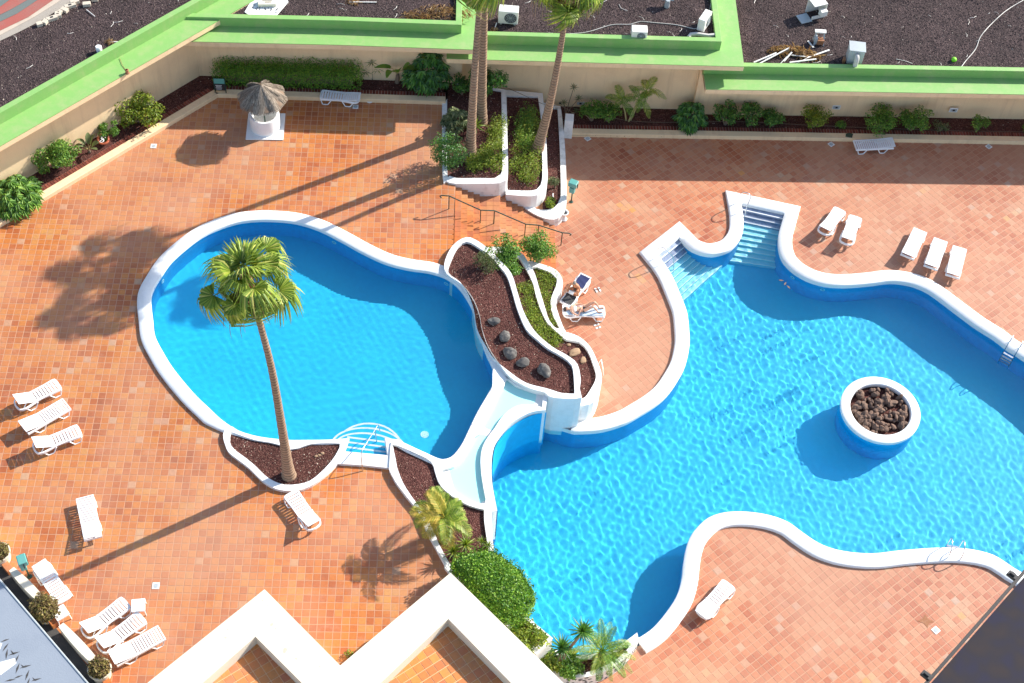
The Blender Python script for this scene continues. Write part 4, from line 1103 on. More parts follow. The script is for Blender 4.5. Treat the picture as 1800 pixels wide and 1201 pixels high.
def lounger(foot, head, z, kind, ang, label, group):
    key = (kind, round(ang, 2))
    if key not in protos: o = lounger_parts(kind, ang); protos[key] = o
    else: o = copy_tree(protos[key])
    f_, h_ = W(*foot, z + .33), W(*head, z + .33)
    mid = (f_ + h_) / 2; d = h_ - f_
    rz = math.atan2(d.y, d.x); dd = Vector((math.cos(rz), math.sin(rz), 0))
    base = mid - dd * .96
    o.location = (base.x, base.y, z); o.rotation_euler = (0, 0, rz)
    tag(o, label, 'sun lounger', group)
    return o, d.length
G1 = 'white sun loungers around the pools'
LS = [((99,676), (33,711), 0, 'curved', .55, 'white lounger with raised back, topmost of the left trio beside the rounded pool'),
      ((115,711), (45,752), 0, 'straight', .24, 'straight slatted white lounger in the middle of the left trio'),
      ((137,757), (64,787), 0, 'curved', .55, 'white lounger with raised back, lowest of the left trio'),
      ((149,876), (163,944), 0, 'straight', .24, 'straight white lounger standing alone upright to the left terrace edge with wide slatted shadow'),
      ((514,871), (550,922), 0, 'curved', .42, 'lone white lounger just below the palm bed with curved kerb'),
      ((110,1050), (73,998), 0, 'curved', .10, 'flat white lounger beside the low wall and the teal floodlight'),
      ((217,1062), (154,1110), 0, 'curved', .55, 'white lounger next to the small square table, first of three near the parapet'),
      ((246,1087), (180,1137), 0, 'curved', .55, 'white lounger between its two neighbours near the zigzag parapet'),
      ((280,1114), (204,1156), 0, 'straight', .24, 'straight slatted white lounger nearest the zigzag parapet'),
      ((567,166), (628,172), 0, 'curved', .10, 'shaded white lounger below the long hedge'),
      ((1503,255), (1568,252), LO, 'straight', .10, 'white lounger alone against the right-hand kerb in building shade'),
      ((1475,371), (1449,406), LO, 'curved', .42, 'white lounger nearest the pool steps, left one of the pair'),
      ((1503,384), (1488,424), LO, 'curved', .42, 'white lounger, right one of the pair near the pool steps'),
      ((1617,407), (1596,449), LO, 'straight', .24, 'left lounger of the row of three above the large pool'),
      ((1653,424), (1637,468), LO, 'straight', .24, 'middle lounger of the row of three above the large pool'),
      ((1687,437), (1675,484), LO, 'straight', .24, 'right lounger of the row of three above the large pool'),
      ((1275,1034), (1240,1073), LO, 'curved', .10, 'lone white lounger on the terrace tongue inside the large pool bend'),
      ((999,528), (1024,494), LO, 'curved', .10, 'white lounger with navy towel under the person sitting up'),
      ((1060,547), (994,547), LO, 'curved', .10, 'white lounger with pale blue towel under the person lying down')]
LG = []
for a in LS:
    o, ln = lounger(*a, G1); LG.append(o)

def table(px_, py_, label, rz):
    o = empty('side_table', tuple(W(px_, py_, 0)), rz, label, 'table', 'small square white tables')
    mb = MB(); mb.box((0, 0, .43), (.50, .50, .03)); mb.build('tabletop', M['plastic'], o, bevel=.012)
    mb = MB()
    for a in range(4):
        c_, s_ = math.cos(a * math.pi / 2), math.sin(a * math.pi / 2); mb.box((.235 * c_, .235 * s_, .385), (.02, .47, .06), a * math.pi / 2)
    mb.build('apron', M['plastic'], o)
    for sx in (-1, 1):
        for sy in (-1, 1):
            mb = MB(); mb.tube([(sx * .21, sy * .21, .40), (sx * .24, sy * .24, 0)], [.03, .02], 6); mb.build('leg', M['plastic'], o)
    return o
table(110, 1086, 'small square white table behind the middle potted plant', R(-48))
table(246, 1073, 'small square white table at the foot of the first lounger of three', R(12))

# ------------------------------------------------------------------ people on the two loungers
def body(name, joints, bones, mat, parent):
    me = bpy.data.meshes.new(name); me.from_pydata([j[0] for j in joints], bones, [])
    o = bpy.data.objects.new(name, me); COL.objects.link(o); o.parent = parent
    m_ = o.modifiers.new('Skin', 'SKIN'); m_.use_smooth_shade = True
    if not me.skin_vertices: me.skin_vertices.new()
    for i, j in enumerate(joints):
        r_ = j[1]; me.skin_vertices[0].data[i].radius = (r_, r_) if not hasattr(r_, '__len__') else r_
    me.skin_vertices[0].data[0].use_root = True
    s_ = o.modifiers.new('Subdivision', 'SUBSURF'); s_.levels = 1; s_.render_levels = 2
    me.materials.append(mat); return o
def ell(name, c, r, mat, parent, rot=(0, 0, 0)):
    bm = bmesh.new(); bmesh.ops.create_uvsphere(bm, u_segments=16, v_segments=10, radius=1)
    me = bpy.data.meshes.new(name); bm.to_mesh(me); bm.free(); me.materials.append(mat); me.polygons.foreach_set('use_smooth', np.ones(len(me.polygons), bool))
    o = bpy.data.objects.new(name, me); COL.objects.link(o); o.parent = parent; o.location = c; o.scale = r; o.rotation_euler = rot; return o
def hand(parent, wrist, d, up, mat, s=1.0, curl=.5):
    """palm and five fingers growing from the wrist"""
    d = Vector(d).normalized(); up = Vector(up); up = (up - d * up.dot(d)).normalized(); sd = d.cross(up)
    w_ = Vector(wrist); js = [(w_, .026 * s), (w_ + d * .05 * s, (.036 * s, .018 * s)), (w_ + d * .09 * s, (.036 * s, .016 * s))]; bn = [(0, 1), (1, 2)]
    for k in range(4):
        off = sd * ((k - 1.5) * .021 * s); L_ = [.070, .080, .075, .058][k] * s
        b0 = len(js)
        js += [(w_ + d * .10 * s + off, .010 * s), (w_ + d * (.10 * s + L_ * .5) + off - up * L_ * .2 * curl, .009 * s), (w_ + d * (.10 * s + L_ * .85) + off - up * L_ * .6 * curl, .0075 * s)]
        bn += [(2, b0), (b0, b0 + 1), (b0 + 1, b0 + 2)]
    b0 = len(js); js += [(w_ + d * .05 * s + sd * .045 * s, .012 * s), (w_ + d * .085 * s + sd * .065 * s - up * .01, .009 * s)]; bn += [(1, b0), (b0, b0 + 1)]
    return js, bn
def merge(base_j, base_b, at, hj, hb):
    off = len(base_j); base_j += hj[1:]; 
    for a, b_ in hb:
        base_b.append((at if a == 0 else off + a - 1, at if b_ == 0 else off + b_ - 1))
def face(p, c, fwd, up, mat, hair):
    fwd = Vector(fwd).normalized(); up = Vector(up); up = (up - fwd * up.dot(fwd)).normalized(); sd = fwd.cross(up); c = Vector(c)
    ell('nose', c + fwd * .098 - up * .005, (.016, .016, .02), mat, p)
    for s_ in (-1, 1):
        ell('eye', c + fwd * .084 + sd * (.033 * s_) + up * .022, (.012, .012, .009), M['black'], p)
        ell('ear', c + sd * (.075 * s_), (.02, .02, .03), mat, p)
    ell('mouth', c + fwd * .086 - up * .045, (.02, .012, .008), M['orange'], p)
# 1) lying on the back, knees bent, head at the head end of the lounger (local x 1.92)
lg = LG[18]; z0 = .36
p = empty('person', tuple(lg.location), lg.rotation_euler[2], 'person in black and white swimwear lying on back with knees bent on pale blue towel', 'person')
J = [((1.02, 0, z0 + .11), (.155, .10)), ((1.22, 0, z0 + .11), (.125, .085)), ((1.42, 0, z0 + .13), (.15, .095)), ((1.55, 0, z0 + .13), (.11, .07)), ((1.62, 0, z0 + .13), .05), ((1.68, 0, z0 + .14), .055),
     ((1.77, 0, z0 + .15), (.078, .095)), ((1.84, 0, z0 + .15), (.06, .07))]
B = [(i, i + 1) for i in range(7)]
def limb(start, pts):
    b0 = len(J); 
    for q in pts: J.append(q)
    B.append((start, b0)); 
    for i in range(len(pts) - 1): B.append((b0 + i, b0 + i + 1))
    return len(J) - 1
# left leg, right leg: knees up
for sy, kx in ((1, .60), (-1, .52)):
    limb(0, [((.95, .09 * sy, z0 + .13), .085), ((kx + .18, .12 * sy, z0 + .34), .072), ((kx, .13 * sy, z0 + .47), .056), ((kx - .10, .12 * sy, z0 + .30), .052), ((kx - .22, .11 * sy, z0 + .09), .036), ((kx - .24, .11 * sy, z0 + .04), .034), ((kx - .40, .12 * sy, z0 + .05), (.042, .022)), ((kx - .46, .12 * sy, z0 + .04), (.032, .016))])
# arms: one across the belly, one beside
e1 = limb(3, [((1.52, .19, z0 + .12), .052), ((1.38, .29, z0 + .10), .042), ((1.26, .33, z0 + .08), .038), ((1.18, .20, z0 + .20), .030), ((1.15, .13, z0 + .235), .024)])
hj, hb = hand(p, J[e1][0], (-.5, -1, .1), (0, 0, 1), None); merge(J, B, e1, hj, hb)
e2 = limb(3, [((1.52, -.19, z0 + .12), .052), ((1.36, -.28, z0 + .09), .042), ((1.22, -.32, z0 + .07), .038), ((1.08, -.28, z0 + .09), .030), ((1.0, -.25, z0 + .10), .024)])
hj, hb = hand(p, J[e2][0], (-1, .2, -.05), (0, 0, 1), None); merge(J, B, e2, hj, hb)
body('body', J, B, M['skin'], p)
face(p, (1.775, 0, z0 + .15), (-.05, 0, 1), (1, 0, .1), M['skin'], M['hair'])
ell('hair', (1.84, 0, z0 + .12), (.09, .10, .10), M['hair'], p)
ell('swim_briefs', (1.0, 0, z0 + .11), (.10, .175, .112), M['black'], p)
ell('white_top', (1.40, 0, z0 + .135), (.10, .168, .105), M['white'], p)
mb = MB()
for i in range(9):
    pass
def towel(name, lgr, x0, x1, w_, mat, label, z=.366):
    nx, ny = 26, 9; X, Y = np.meshgrid(np.linspace(x0, x1, nx), np.linspace(-w_, w_, ny)); Z = z + .008 * np.sin(X * 21 + Y * 9) * np.cos(Y * 17) + .006 + np.maximum(0, X - 1.2) * math.tan(.10) - np.maximum(0, abs(Y) - .26) * .5
    I, J_ = np.meshgrid(np.arange(nx - 1), np.arange(ny - 1)); i_ = (J_ * nx + I).ravel()
    V = np.stack([X.ravel(), Y.ravel() + .012 * np.sin(X.ravel() * 13), Z.ravel()], 1)
    V2 = V.copy(); V2[:, 2] -= .008
    F_ = np.stack([i_, i_ + 1, i_ + nx + 1, i_ + nx], 1)
    o = npmesh(name, np.r_[V, V2], np.r_[F_, F_[:, ::-1] + len(V)], mat, None, True); o.location = lgr.location; o.rotation_euler = lgr.rotation_euler
    tag(o, label, 'towel'); return o
towel('towel', LG[18], .10, 1.80, .27, M['bluecloth'], 'pale blue and white towel under the person lying down')
towel('towel', LG[17], 1.22, 1.86, .24, M['navy'], 'navy towel draped over the head end of a lounger')
towel('towel', LG[17], .10, .62, .25, M['darkgrey'], 'dark grey cloth with white pattern at the foot of a lounger')
# small things on the cloth
for (x_, y_, s_) in ((.25, .06, .06), (.36, -.06, .05), (.30, -.14, .04), (.5, .1, .05)):
    pass
# 2) sitting up, cross-legged, leaning over
lg = LG[17]
p = empty('person', tuple(lg.location), lg.rotation_euler[2], 'tanned person with grey cap sitting cross-legged and bent forward on the lounger', 'person')
J = [((1.02, 0, z0 + .12), (.16, .12)), ((.98, 0, z0 + .28), (.135, .10)), ((.90, 0, z0 + .43), (.155, .10)), ((.84, 0, z0 + .53), (.12, .07)), ((.80, 0, z0 + .58), .05), ((.77, 0, z0 + .62), .055), ((.73, 0, z0 + .69), (.078, .09)), ((.71, 0, z0 + .76), (.06, .07))]
B = [(i, i + 1) for i in range(7)]
for sy in (1, -1):
    limb(0, [((.95, .10 * sy, z0 + .10), .088), ((.78, .22 * sy, z0 + .12), .074), ((.64, .30 * sy, z0 + .13), .056), ((.66, .12 * sy, z0 + .09), .05), ((.68, -.03 * sy, z0 + .06), .036), ((.67, -.08 * sy, z0 + .05), .03), ((.60, -.16 * sy, z0 + .04), (.03, .02))])
e1 = limb(3, [((.84, .19, z0 + .50), .052), ((.80, .27, z0 + .36), .042), ((.74, .28, z0 + .27), .038), ((.62, .18, z0 + .28), .030), ((.56, .13, z0 + .29), .024)])
hj, hb = hand(p, J[e1][0], (-.8, -.5, 0), (0, 0, 1), None); merge(J, B, e1, hj, hb)
e2 = limb(3, [((.84, -.19, z0 + .50), .052), ((.80, -.27, z0 + .36), .042), ((.74, -.28, z0 + .27), .038), ((.62, -.18, z0 + .28), .030), ((.56, -.13, z0 + .29), .024)])
hj, hb = hand(p, J[e2][0], (-.8, .5, 0), (0, 0, 1), None); merge(J, B, e2, hj, hb)
body('body', J, B, M['skin2'], p)
face(p, (.725, 0, z0 + .70), (-1, 0, -.35), (-.35, 0, 1), M['skin2'], M['hair2'])
ell('cap', (.745, 0, z0 + .755), (.095, .085, .065), M['hair2'], p)
ell('shorts', (1.0, 0, z0 + .12), (.15, .185, .115), M['black'], p)
mb = MB(); mb.box((0, 0, .01), (.16, .24, .02)); mb.box((0, 0, .022), (.15, .005, .004))
o = mb.build('book', M['board'], None, bevel=.003); lx = Vector((.50, 0, .0)); a = lg.rotation_euler[2]; o.location = Vector(lg.location) + Vector((math.cos(a) * .50, math.sin(a) * .50, z0 + .30)); o.rotation_euler = (0, -.5, a); tag(o, 'open white book held by the person sitting on the lounger', 'book')
def sandals(px_, py_, rz, label):
    o = empty('sandals', tuple(W(px_, py_, LO + .003)), rz, label, 'sandals', 'pairs of sandals by the sunbathers')
    for sy in (-1, 1):
        pts = [(-.13, .03), (-.05, .045), (.05, .04), (.12, .05), (.14, 0), (.12, -.04), (0, -.035), (-.11, -.035)]
        mb = MB(); mb.slab([Vector((x_, y_ + sy * .085, 0)) for x_, y_ in pts], .02, 0); s_ = mb.build('sole', M['board'], o, bevel=.005)
        mb = MB(); mb.tube([(.0, .04 + sy * .085, .015), (.06, sy * .085, .05), (.0, -.035 + sy * .085, .015)], .012, 5); mb.build('strap', M['black'], s_)
sandals(1051, 510, 2.0, 'pale sandals lying on the tiles behind the sitting person')
sandals(1050, 574, .5, 'pale sandals lying on the tiles in front of the lying person')

# ------------------------------------------------------------------ palms
def fan_blade(n_seg, L, droop, seed, spread=115):
    """palmate blade in local coords: hinge at origin, opening toward +X, drooping tips; returns V,F"""
    r = np.random.default_rng(seed); V = []; F_ = []
    for k in range(n_seg):
        a = R(-spread + 2 * spread * k / (n_seg - 1)) + r.normal(0, .02)
        l_ = L * (1 - .25 * abs(a) / R(spread)) * r.uniform(.88, 1.1)
        d = np.array([math.cos(a), math.sin(a), 0]); s_ = np.array([-d[1], d[0], 0]); w_ = l_ * math.sin(R(spread) / n_seg) * .95
        zc = lambda t: .10 * L * math.sin(t * 3.1) * .8 - droop * L * max(0, t - .45) ** 1.6 * 2.0
        b = len(V); hang = r.uniform(.7, 1.4)
        for t, wf in ((0.04, .12), (.5, .95), (.75, .55), (1.0, .04)):
            tt = t if t <= .5 else .5 + (t - .5) * (1 - .35 * droop)
            c_ = d * l_ * tt + np.array([0, 0, zc(t) * (hang if t > .5 else 1)])
            V += [c_ - s_ * w_ * wf * t ** .3, c_ + np.array([0, 0, .028 * L * (1 if t < .9 else 0)]), c_ + s_ * w_ * wf * t ** .3]
        for j in range(3):
            for q in range(2): F_.append((b + j * 3 + q, b + j * 3 + 3 + q, b + j * 3 + 4 + q, b + j * 3 + 1 + q))
    return np.array(V), F_

def fan_frond(name, petL, bladeL, droop, seed, mat, n_seg=26, bend=.35):
    V, F_ = fan_blade(n_seg, bladeL, droop, seed)
    # petiole bends down slightly along +X
    m4 = Matrix.Rotation(bend, 3, 'Y')
    tip = np.array([petL * math.cos(bend * .4), 0, -petL * math.sin(bend * .4) * .6])
    V = np.array([np.array(m4 @ Vector(v)) for v in V]) + tip
    mb = MB(); mb.tube([(0, 0, 0), (petL * .5, 0, .02), tuple(tip), tuple(tip + np.array([.12, 0, -.02]))], [.028, .02, .016, .006], 5)
    b = len(mb.v); mb.v += [tuple(v) for v in V]; mb.f += [tuple(b + i for i in f) for f in F_]
    me = bpy.data.meshes.new(name); me.from_pydata(mb.v, [], mb.f); me.materials.append(mat); return me
fan_ms = [fan_frond('frond', (.62, .8, .95, .95)[i], (.95, .9, .84, .84)[i], dr, 10 + i, M['frond'], 30, bend=bd) for i, (dr, bd) in enumerate(((.45, .15), (.8, .35), (1.1, .5), (1.35, .75)))]
fan_dry = [fan_frond('dry_frond', .6, .75, 1.0, 30 + i, M['frond_dry'], 20, 1.0) for i in range(2)]

def palm_trunk(o, pts, r0, r1, flare=1.7, n_=26):
    P = smooth_path([Vector(p) for p in pts], False, .22)
    k = len(P); rad = []
    for i in range(k):
        t = i / (k - 1); rr = r0 + (r1 - r0) * min(1, t * 1.15); rr *= 1 + (flare - 1) * math.exp(-t * 11); rr *= 1 + .03 * ((i % 2) * 2 - 1); rad.append(rr)
    mb = MB(); mb.tube(P, rad, 14); mb.build('trunk', M['bark'], o, smooth=60); return P[-1]

def fan_palm(px_, py_, z, label, h, lean, seed, nf=30, s=1.0, r0=.24, bends=None):
    r = random.Random(seed)
    o = empty('palm_tree', tuple(W(px_, py_, z)), 0, label, 'palm tree')
    pts = [(0, 0, -.1)] + (bends or [(lean[0] * .2, lean[1] * .2, h * .35), (lean[0] * .55, lean[1] * .55, h * .7)]) + [(lean[0], lean[1], h)]
    top = palm_trunk(o, pts, r0, .105)
    mb = MB()
    for k in range(26):
        a = k * 2.4; zz = -.55 + k * .026; d = Vector((math.cos(a), math.sin(a), 0)); p0 = top + d * .10 + Vector((0, 0, zz)); mb.bar(p0, p0 + d * .12 + Vector((0, 0, .16)), .05, .03)
    mb.build('leaf_bases', M['frond_dry'], o)
    for k in range(nf):
        a = k * 2.39996 + r.uniform(-.2, .2); t = k / nf
        el = R(84 - 132 * t ** .95) + r.uniform(-.25, .25)
        me = fan_ms[min(3, int(t * 4.2))]; sc = s * (.72 + .3 * min(1, t * 2)) * r.uniform(.8, 1.12)
        f = bpy.data.objects.new('frond', me); COL.objects.link(f); f.parent = o
        f.location = top + Vector((0, 0, .05 - .45 * t)); f.rotation_euler = (r.uniform(-.3, .3), -el, a); f.rotation_mode = 'XYZ'; f.scale = (sc, sc, sc)
        f.rotation_euler = (Matrix.Rotation(a, 3, 'Z') @ Matrix.Rotation(-el, 3, 'Y') @ Matrix.Rotation(r.uniform(-.35, .35), 3, 'X')).to_euler()
    for k in range(11):
        a = k * 2.4 + 1; f = bpy.data.objects.new('dry_frond', fan_dry[k % 2]); COL.objects.link(f); f.parent = o; sc = s * r.uniform(.8, 1.05)
        f.location = top + Vector((0, 0, -.5)); f.rotation_euler = (Matrix.Rotation(a, 3, 'Z') @ Matrix.Rotation(R(48) + r.uniform(-.1, .2), 3, 'Y')).to_euler(); f.scale = (sc, sc, sc)
        f['label'] = 'dry brown hanging frond'
    mb = MB()
    for k in range(60):
        a = r.uniform(0, 6.28); q = r.uniform(.5, 1.35) * s; p = top + Vector((q * math.cos(a), q * math.sin(a), -.45 - .25 * q)); l_ = r.uniform(.35, .9)
        mb.tube([p, p + Vector((.05 * math.cos(a), .05 * math.sin(a), -l_ * .5)), p + Vector((r.uniform(-.05, .05), r.uniform(-.05, .05), -l_))], [.012, .010, .003], 3)
    mb.build('hanging_threads', M['frond_dry'], o)['kind'] = 'stuff'
    mb = MB(); mb.lathe([(.10, -.75), (.20, -.5), (.24, -.25), (.18, 0), (.02, .12)], 12, tuple(top)); mb.build('crown_heart', M['rust'], o, smooth=60)
    return o
def height_for(px_, py_, z, ty):
    w_ = np.array(W(px_, py_, z)); lo_, hi_ = .5, 25
    for _ in range(40):
        mid = (lo_ + hi_) / 2
        if pr(np.array([w_ + [0, 0, mid]]))[0][1] > ty: lo_ = mid
        else: hi_ = mid
    return lo_
h1 = height_for(508, 838, .07, 505)
fan_palm(508, 836, .07, 'single tall fan palm rising from the small gravel bed in front of the rounded pool', h1 + .35, (-.5, 0), 3, 23, 1.15, .19, [(-.02, 0, h1 * .3), (-.12, 0, h1 * .65)])
h2 = 11.5
fan_palm(826, 277, .02, 'front trunk of the twin palms, crown cut by the top edge of the photo', h2, (.22, 0), 5, 19, 1.25, .23)
h3 = 11.6
fan_palm(845, 213, .02, 'rear trunk of the twin palms, base nearer the wall', h3, (-.15, .1), 6, 16, 1.2, .24)
h4 = 10.7
fan_palm(944, 264, -.76, 'leaning tall palm in the middle terraced planter, crown against the dark roof gravel', h4, (.75, -.4), 8, 22, 1.2, .22, [(.38, .0, h4 * .28), (.62, .0, h4 * .6)])

def feather_mesh(name, L, nl, ll, mat, droop, seed, lw=.035, vee=.5):
    r = np.random.default_rng(seed); mb = MB(); pts = []
    for i in range(9):
        t = i / 8; pts.append(Vector((L * (t - .12 * droop * t * t), 0, L * (.38 * t - droop * .62 * t * t))))
    mb.tube(pts, [.022 * (1 - .8 * i / 8) for i in range(9)], 4)
    for i in range(nl):
        t = .16 + .84 * i / (nl - 1); q = t * 8; j = min(7, int(q)); p = pts[j].lerp(pts[j + 1], q - j); tg = (pts[j + 1] - pts[j]).normalized()
        l_ = ll * math.sin(math.pi * min(1, .12 + t * .85)) ** .6 * r.uniform(.85, 1.1)
        for sy in (-1, 1):
            d = (tg * (.55 + .5 * t) + Vector((0, sy, vee * .5))).normalized(); d2 = (d + Vector((0, 0, -.75))).normalized()
            up_ = Vector((0, 0, 1)); w_ = tg * lw * .5
            b = len(mb.v); m1 = p + d * l_ * .55; m2 = m1 + d2 * l_ * .45
            mb.v += [tuple(p - w_ * .5), tuple(p + w_ * .5), tuple(m1 + w_), tuple(m1 - w_), tuple(m2)]; mb.f += [(b, b + 1, b + 2, b + 3), (b + 3, b + 2, b + 4)]
    me = bpy.data.meshes.new(name); me.from_pydata(mb.v, [], mb.f); me.materials.append(mat); return me
def feather_palm(px_, py_, z, label, trunks, L, nf, mats, seed, ll=.32, droop=.9, nl=20, lw=.035, trunkmat='wood', r_=.06, elr=(70, 5), name='palm_tree'):
    r = random.Random(seed); o = empty(name, tuple(W(px_, py_, z)), 0, label, 'palm tree' if name == 'palm_tree' else 'plant')
    mss = [feather_mesh('frond', L * q, nl, ll, M[mats[i % len(mats)]], droop * (.8 + .25 * i), seed + i, lw) for i, q in enumerate((.85, 1.0, 1.05))]
    for ti, (tx, ty, th, lx, ly) in enumerate(trunks):
        if th > .1:
            P = smooth_path([Vector((tx, ty, -.05)), Vector((tx + lx * .4, ty + ly * .4, th * .5)), Vector((tx + lx, ty + ly, th))], False, .15)
            mb = MB(); mb.tube(P, [r_ * (1.25 - .45 * i / len(P)) for i in range(len(P))], 8); mb.build('trunk', M[trunkmat], o, smooth=60)
        top = Vector((tx + lx, ty + ly, th))
        for k in range(nf):
            a = k * 2.39996 + ti + r.uniform(-.2, .2); t = k / max(1, nf - 1); el = R(elr[0] + (elr[1] - elr[0]) * t)
            f = bpy.data.objects.new('frond', mss[k % 3]); COL.objects.link(f); f.parent = o; f.location = top
            f.rotation_euler = (Matrix.Rotation(a, 3, 'Z') @ Matrix.Rotation(-el + .35, 3, 'Y')).to_euler(); sc = r.uniform(.85, 1.1); f.scale = (sc, sc, sc)
    return o
feather_palm(782, 950, .10, 'bushy small feather palm with yellowing fronds and two pale trunks beside the spillway', [(0, 0, 1.55, -.05, .1), (-.25, .35, 1.25, -.1, .1)], 1.2, 12, ('frond', 'frond_yellow', 'frond', 'leaf_mid'), 41, .46, .95, 30, .032, 'cream_pale', .11, (65, -5))
feather_palm(1105, 213, LO + .12, 'slender multi-stemmed areca palm against the right-hand wall', [(0, 0, 1.5, .35, 0), (.1, .1, 1.9, .55, .1), (-.12, .05, 1.2, -.35, .0)], 1.0, 6, ('frond', 'leaf_mid'), 45, .34, 1.0, 18, .04, 'petiole', .035, (70, 10))
feather_palm(1056, 1156, -1.3, 'feathery green palm with fine drooping fronds in the stone-studded planter', [(0, 0, .55, 0, 0)], 1.55, 20, ('leaf_mid', 'frond', 'leaf_mid'), 48, .30, .8, 30, .03, 'wood', .14, (75, -5))

def rosette(o, c, L, n_, mat, r, w_=.05, el=(85, -10), name='leaf_rosette'):
    mb = MB()
    for k in range(n_):
        a = k * 2.39996; t = k / n_; e = R(el[0] + (el[1] - el[0]) * t) ; l_ = L * r.uniform(.85, 1.1)
        d = Vector((math.cos(a) * math.cos(e), math.sin(a) * math.cos(e), math.sin(e))); s_ = Vector((-math.sin(a), math.cos(a), 0)); n2 = s_.cross(d)
        b = len(mb.v); c0 = Vector(c)
        for tt, wf, dz in ((.05, .5, 0), (.45, 1, 0), (1, .06, -.12 * L)):
            p = c0 + d * l_ * tt + Vector((0, 0, dz)); mb.v += [tuple(p - s_ * w_ * wf * .5), tuple(p - n2 * w_ * .2 * wf), tuple(p + s_ * w_ * wf * .5)]
        for j in range(2):
            for q in range(2): mb.f.append((b + j * 3 + q, b + j * 3 + 1 + q, b + j * 3 + 4 + q, b + j * 3 + 3 + q))
    return mb.build(name, M[mat], o)
def yucca(px_, py_, z, label, heads, L, mat='leaf_dark', n_=46, w_=.06, r_=.07, name='yucca', seed=1):
    r = random.Random(seed); o = empty(name, tuple(W(px_, py_, z)), 0, label, 'plant')
    for (hx, hy, hz) in heads:
        if hz > .15: stems('stem', [([(0, 0, -.03), (hx * .35, hy * .35, hz * .45), (hx, hy, hz)], r_, r_ * .7)], M['wood'], o)
        rosette(o, (hx, hy, hz), L, n_, mat, r, w_)
    return o
yucca(980, 1172, -1.33, 'tall two-headed yucca with spiky dark rosettes in the stone-studded planter', [(.05, .25, 1.1), (.75, .55, 2.0)], .62, 'leaf_dark', 60, .06, .08, seed=3)
yucca(1006, 1160, -1.33, 'small green yucca at the foot of the two-headed yucca', [(0, 0, .3)], .42, 'leaf_mid', 34, .05, seed=4)
yucca(797, 978, .1, 'spiky lime rosette plant, left one below the small palm', [(0, 0, .35)], .50, 'leaf_lime', 40, .05, seed=5)
yucca(818, 970, .1, 'spiky lime rosette plant between the clipped hedge and its left neighbour', [(0, .05, .45)], .48, 'leaf_lime', 40, .05, seed=6)
yucca(846, 962, .1, 'sparse thin-stemmed yellow-green rosette plant near the pool rim behind the hedge', [(0, 0, .45), (.3, -.1, .35)], .30, 'leaf_lime', 24, .035, .02, seed=7)
yucca(655, 140, .1, 'thin dragon tree with dark spiky heads at the right end of the long hedge', [(0, 0, 1.1), (.25, .1, .6), (-.3, 0, .45)], .42, 'leaf_dark', 34, .035, .03, 'dragon_tree', seed=8)
yucca(994, 205, LO + .12, 'thin branching dragon tree with four small tufts beside the white pillar', [(.25, .1, 1.9), (.55, .1, 1.2), (-.15, 0, .9), (.5, -.1, .5)], .28, 'leaf_dull', 26, .03, .022, 'dragon_tree', seed=9)
yucca(985, 128 + 100, LO + .1, 'small spiky tuft at the foot of the thin dragon tree', [(0, 0, .15)], .25, 'leaf_dull', 20, .03, .02, 'tuft_plant', seed=10) if False else None
yucca(740, 163, .1, 'pale striped spider plant under the umbrella tree', [(0, 0, .15)], .42, 'leaf_dull', 30, .04, seed=11, name='spider_plant')
yucca(835, 232, .02, 'low green fan palm seedling between the palm trunks and the lime bushes', [(0, 0, .35)], .62, 'leaf_lime', 30, .07, seed=12, name='palm_seedling')

# big-leaved plants
def big_leaf_mesh(name, L, w_, mat, droop=.5):
    V = []; F_ = []
    n_ = 9
    for i in range(n_):
        t = i / (n_ - 1); wd = w_ * math.sin(math.pi * min(.98, .06 + t * .9)) ** .7 * .5
        z = L * (.45 * t - droop * t * t); x = L * t * (1 - .15 * t)
        V += [(x, -wd, z + wd * .35), (x, 0, z), (x, wd, z + wd * .35)]
    for i in range(n_ - 1):
        for q in range(2): b = i * 3 + q; F_.append((b, b + 3, b + 4, b + 1))
    me = bpy.data.meshes.new(name); me.from_pydata(V, [], F_); me.materials.append(mat); me.polygons.foreach_set('use_smooth', np.ones(len(F_), bool)); return me
def banana(px_, py_, z, label, L, w_, n_, h, seed, cat='plant', mat='leaf_mid'):
    r = random.Random(seed); o = empty('banana_plant', tuple(W(px_, py_, z)), 0, label, cat)
    stems('trunk', [([(0, 0, -.02), (.03, 0, h * .6), (.02, 0, h)], .13 * L, .07 * L)], M['wood'], o)
    mss = [big_leaf_mesh('leaf', L * q, w_ * q, M[mat], d) for q, d in ((1, .4), (.9, .7), (.8, .2))]
    for k in range(n_):
        a = k * 2.4 + r.uniform(-.3, .3); e = R(r.uniform(20, 65)); f = bpy.data.objects.new('leaf', mss[k % 3]); COL.objects.link(f); f.parent = o
        d = Vector((math.cos(a), math.sin(a), 0)); st0 = Vector((0, 0, h)); st1 = st0 + d * .28 * L + Vector((0, 0, .35 * L))
        stems('leaf_stalk', [([tuple(st0), tuple((st0 + st1) / 2 + Vector((0, 0, .05))), tuple(st1)], .02, .012)], M['petiole'], o)
        f.location = st1; f.rotation_euler = (Matrix.Rotation(a, 3, 'Z') @ Matrix.Rotation(-e + .3, 3, 'Y') @ Matrix.Rotation(r.uniform(-.4, .4), 3, 'X')).to_euler()
    return o
banana(698, 145, .1, 'banana plant with broad pale-ribbed leaves between dragon tree and umbrella tree', 1.05, .42, 9, .55, 4)
banana(157, 268, .1, 'small broad-leaved banana plant between two round shrubs on the diagonal bed', .62, .26, 7, .15, 5, mat='leaf_dull')

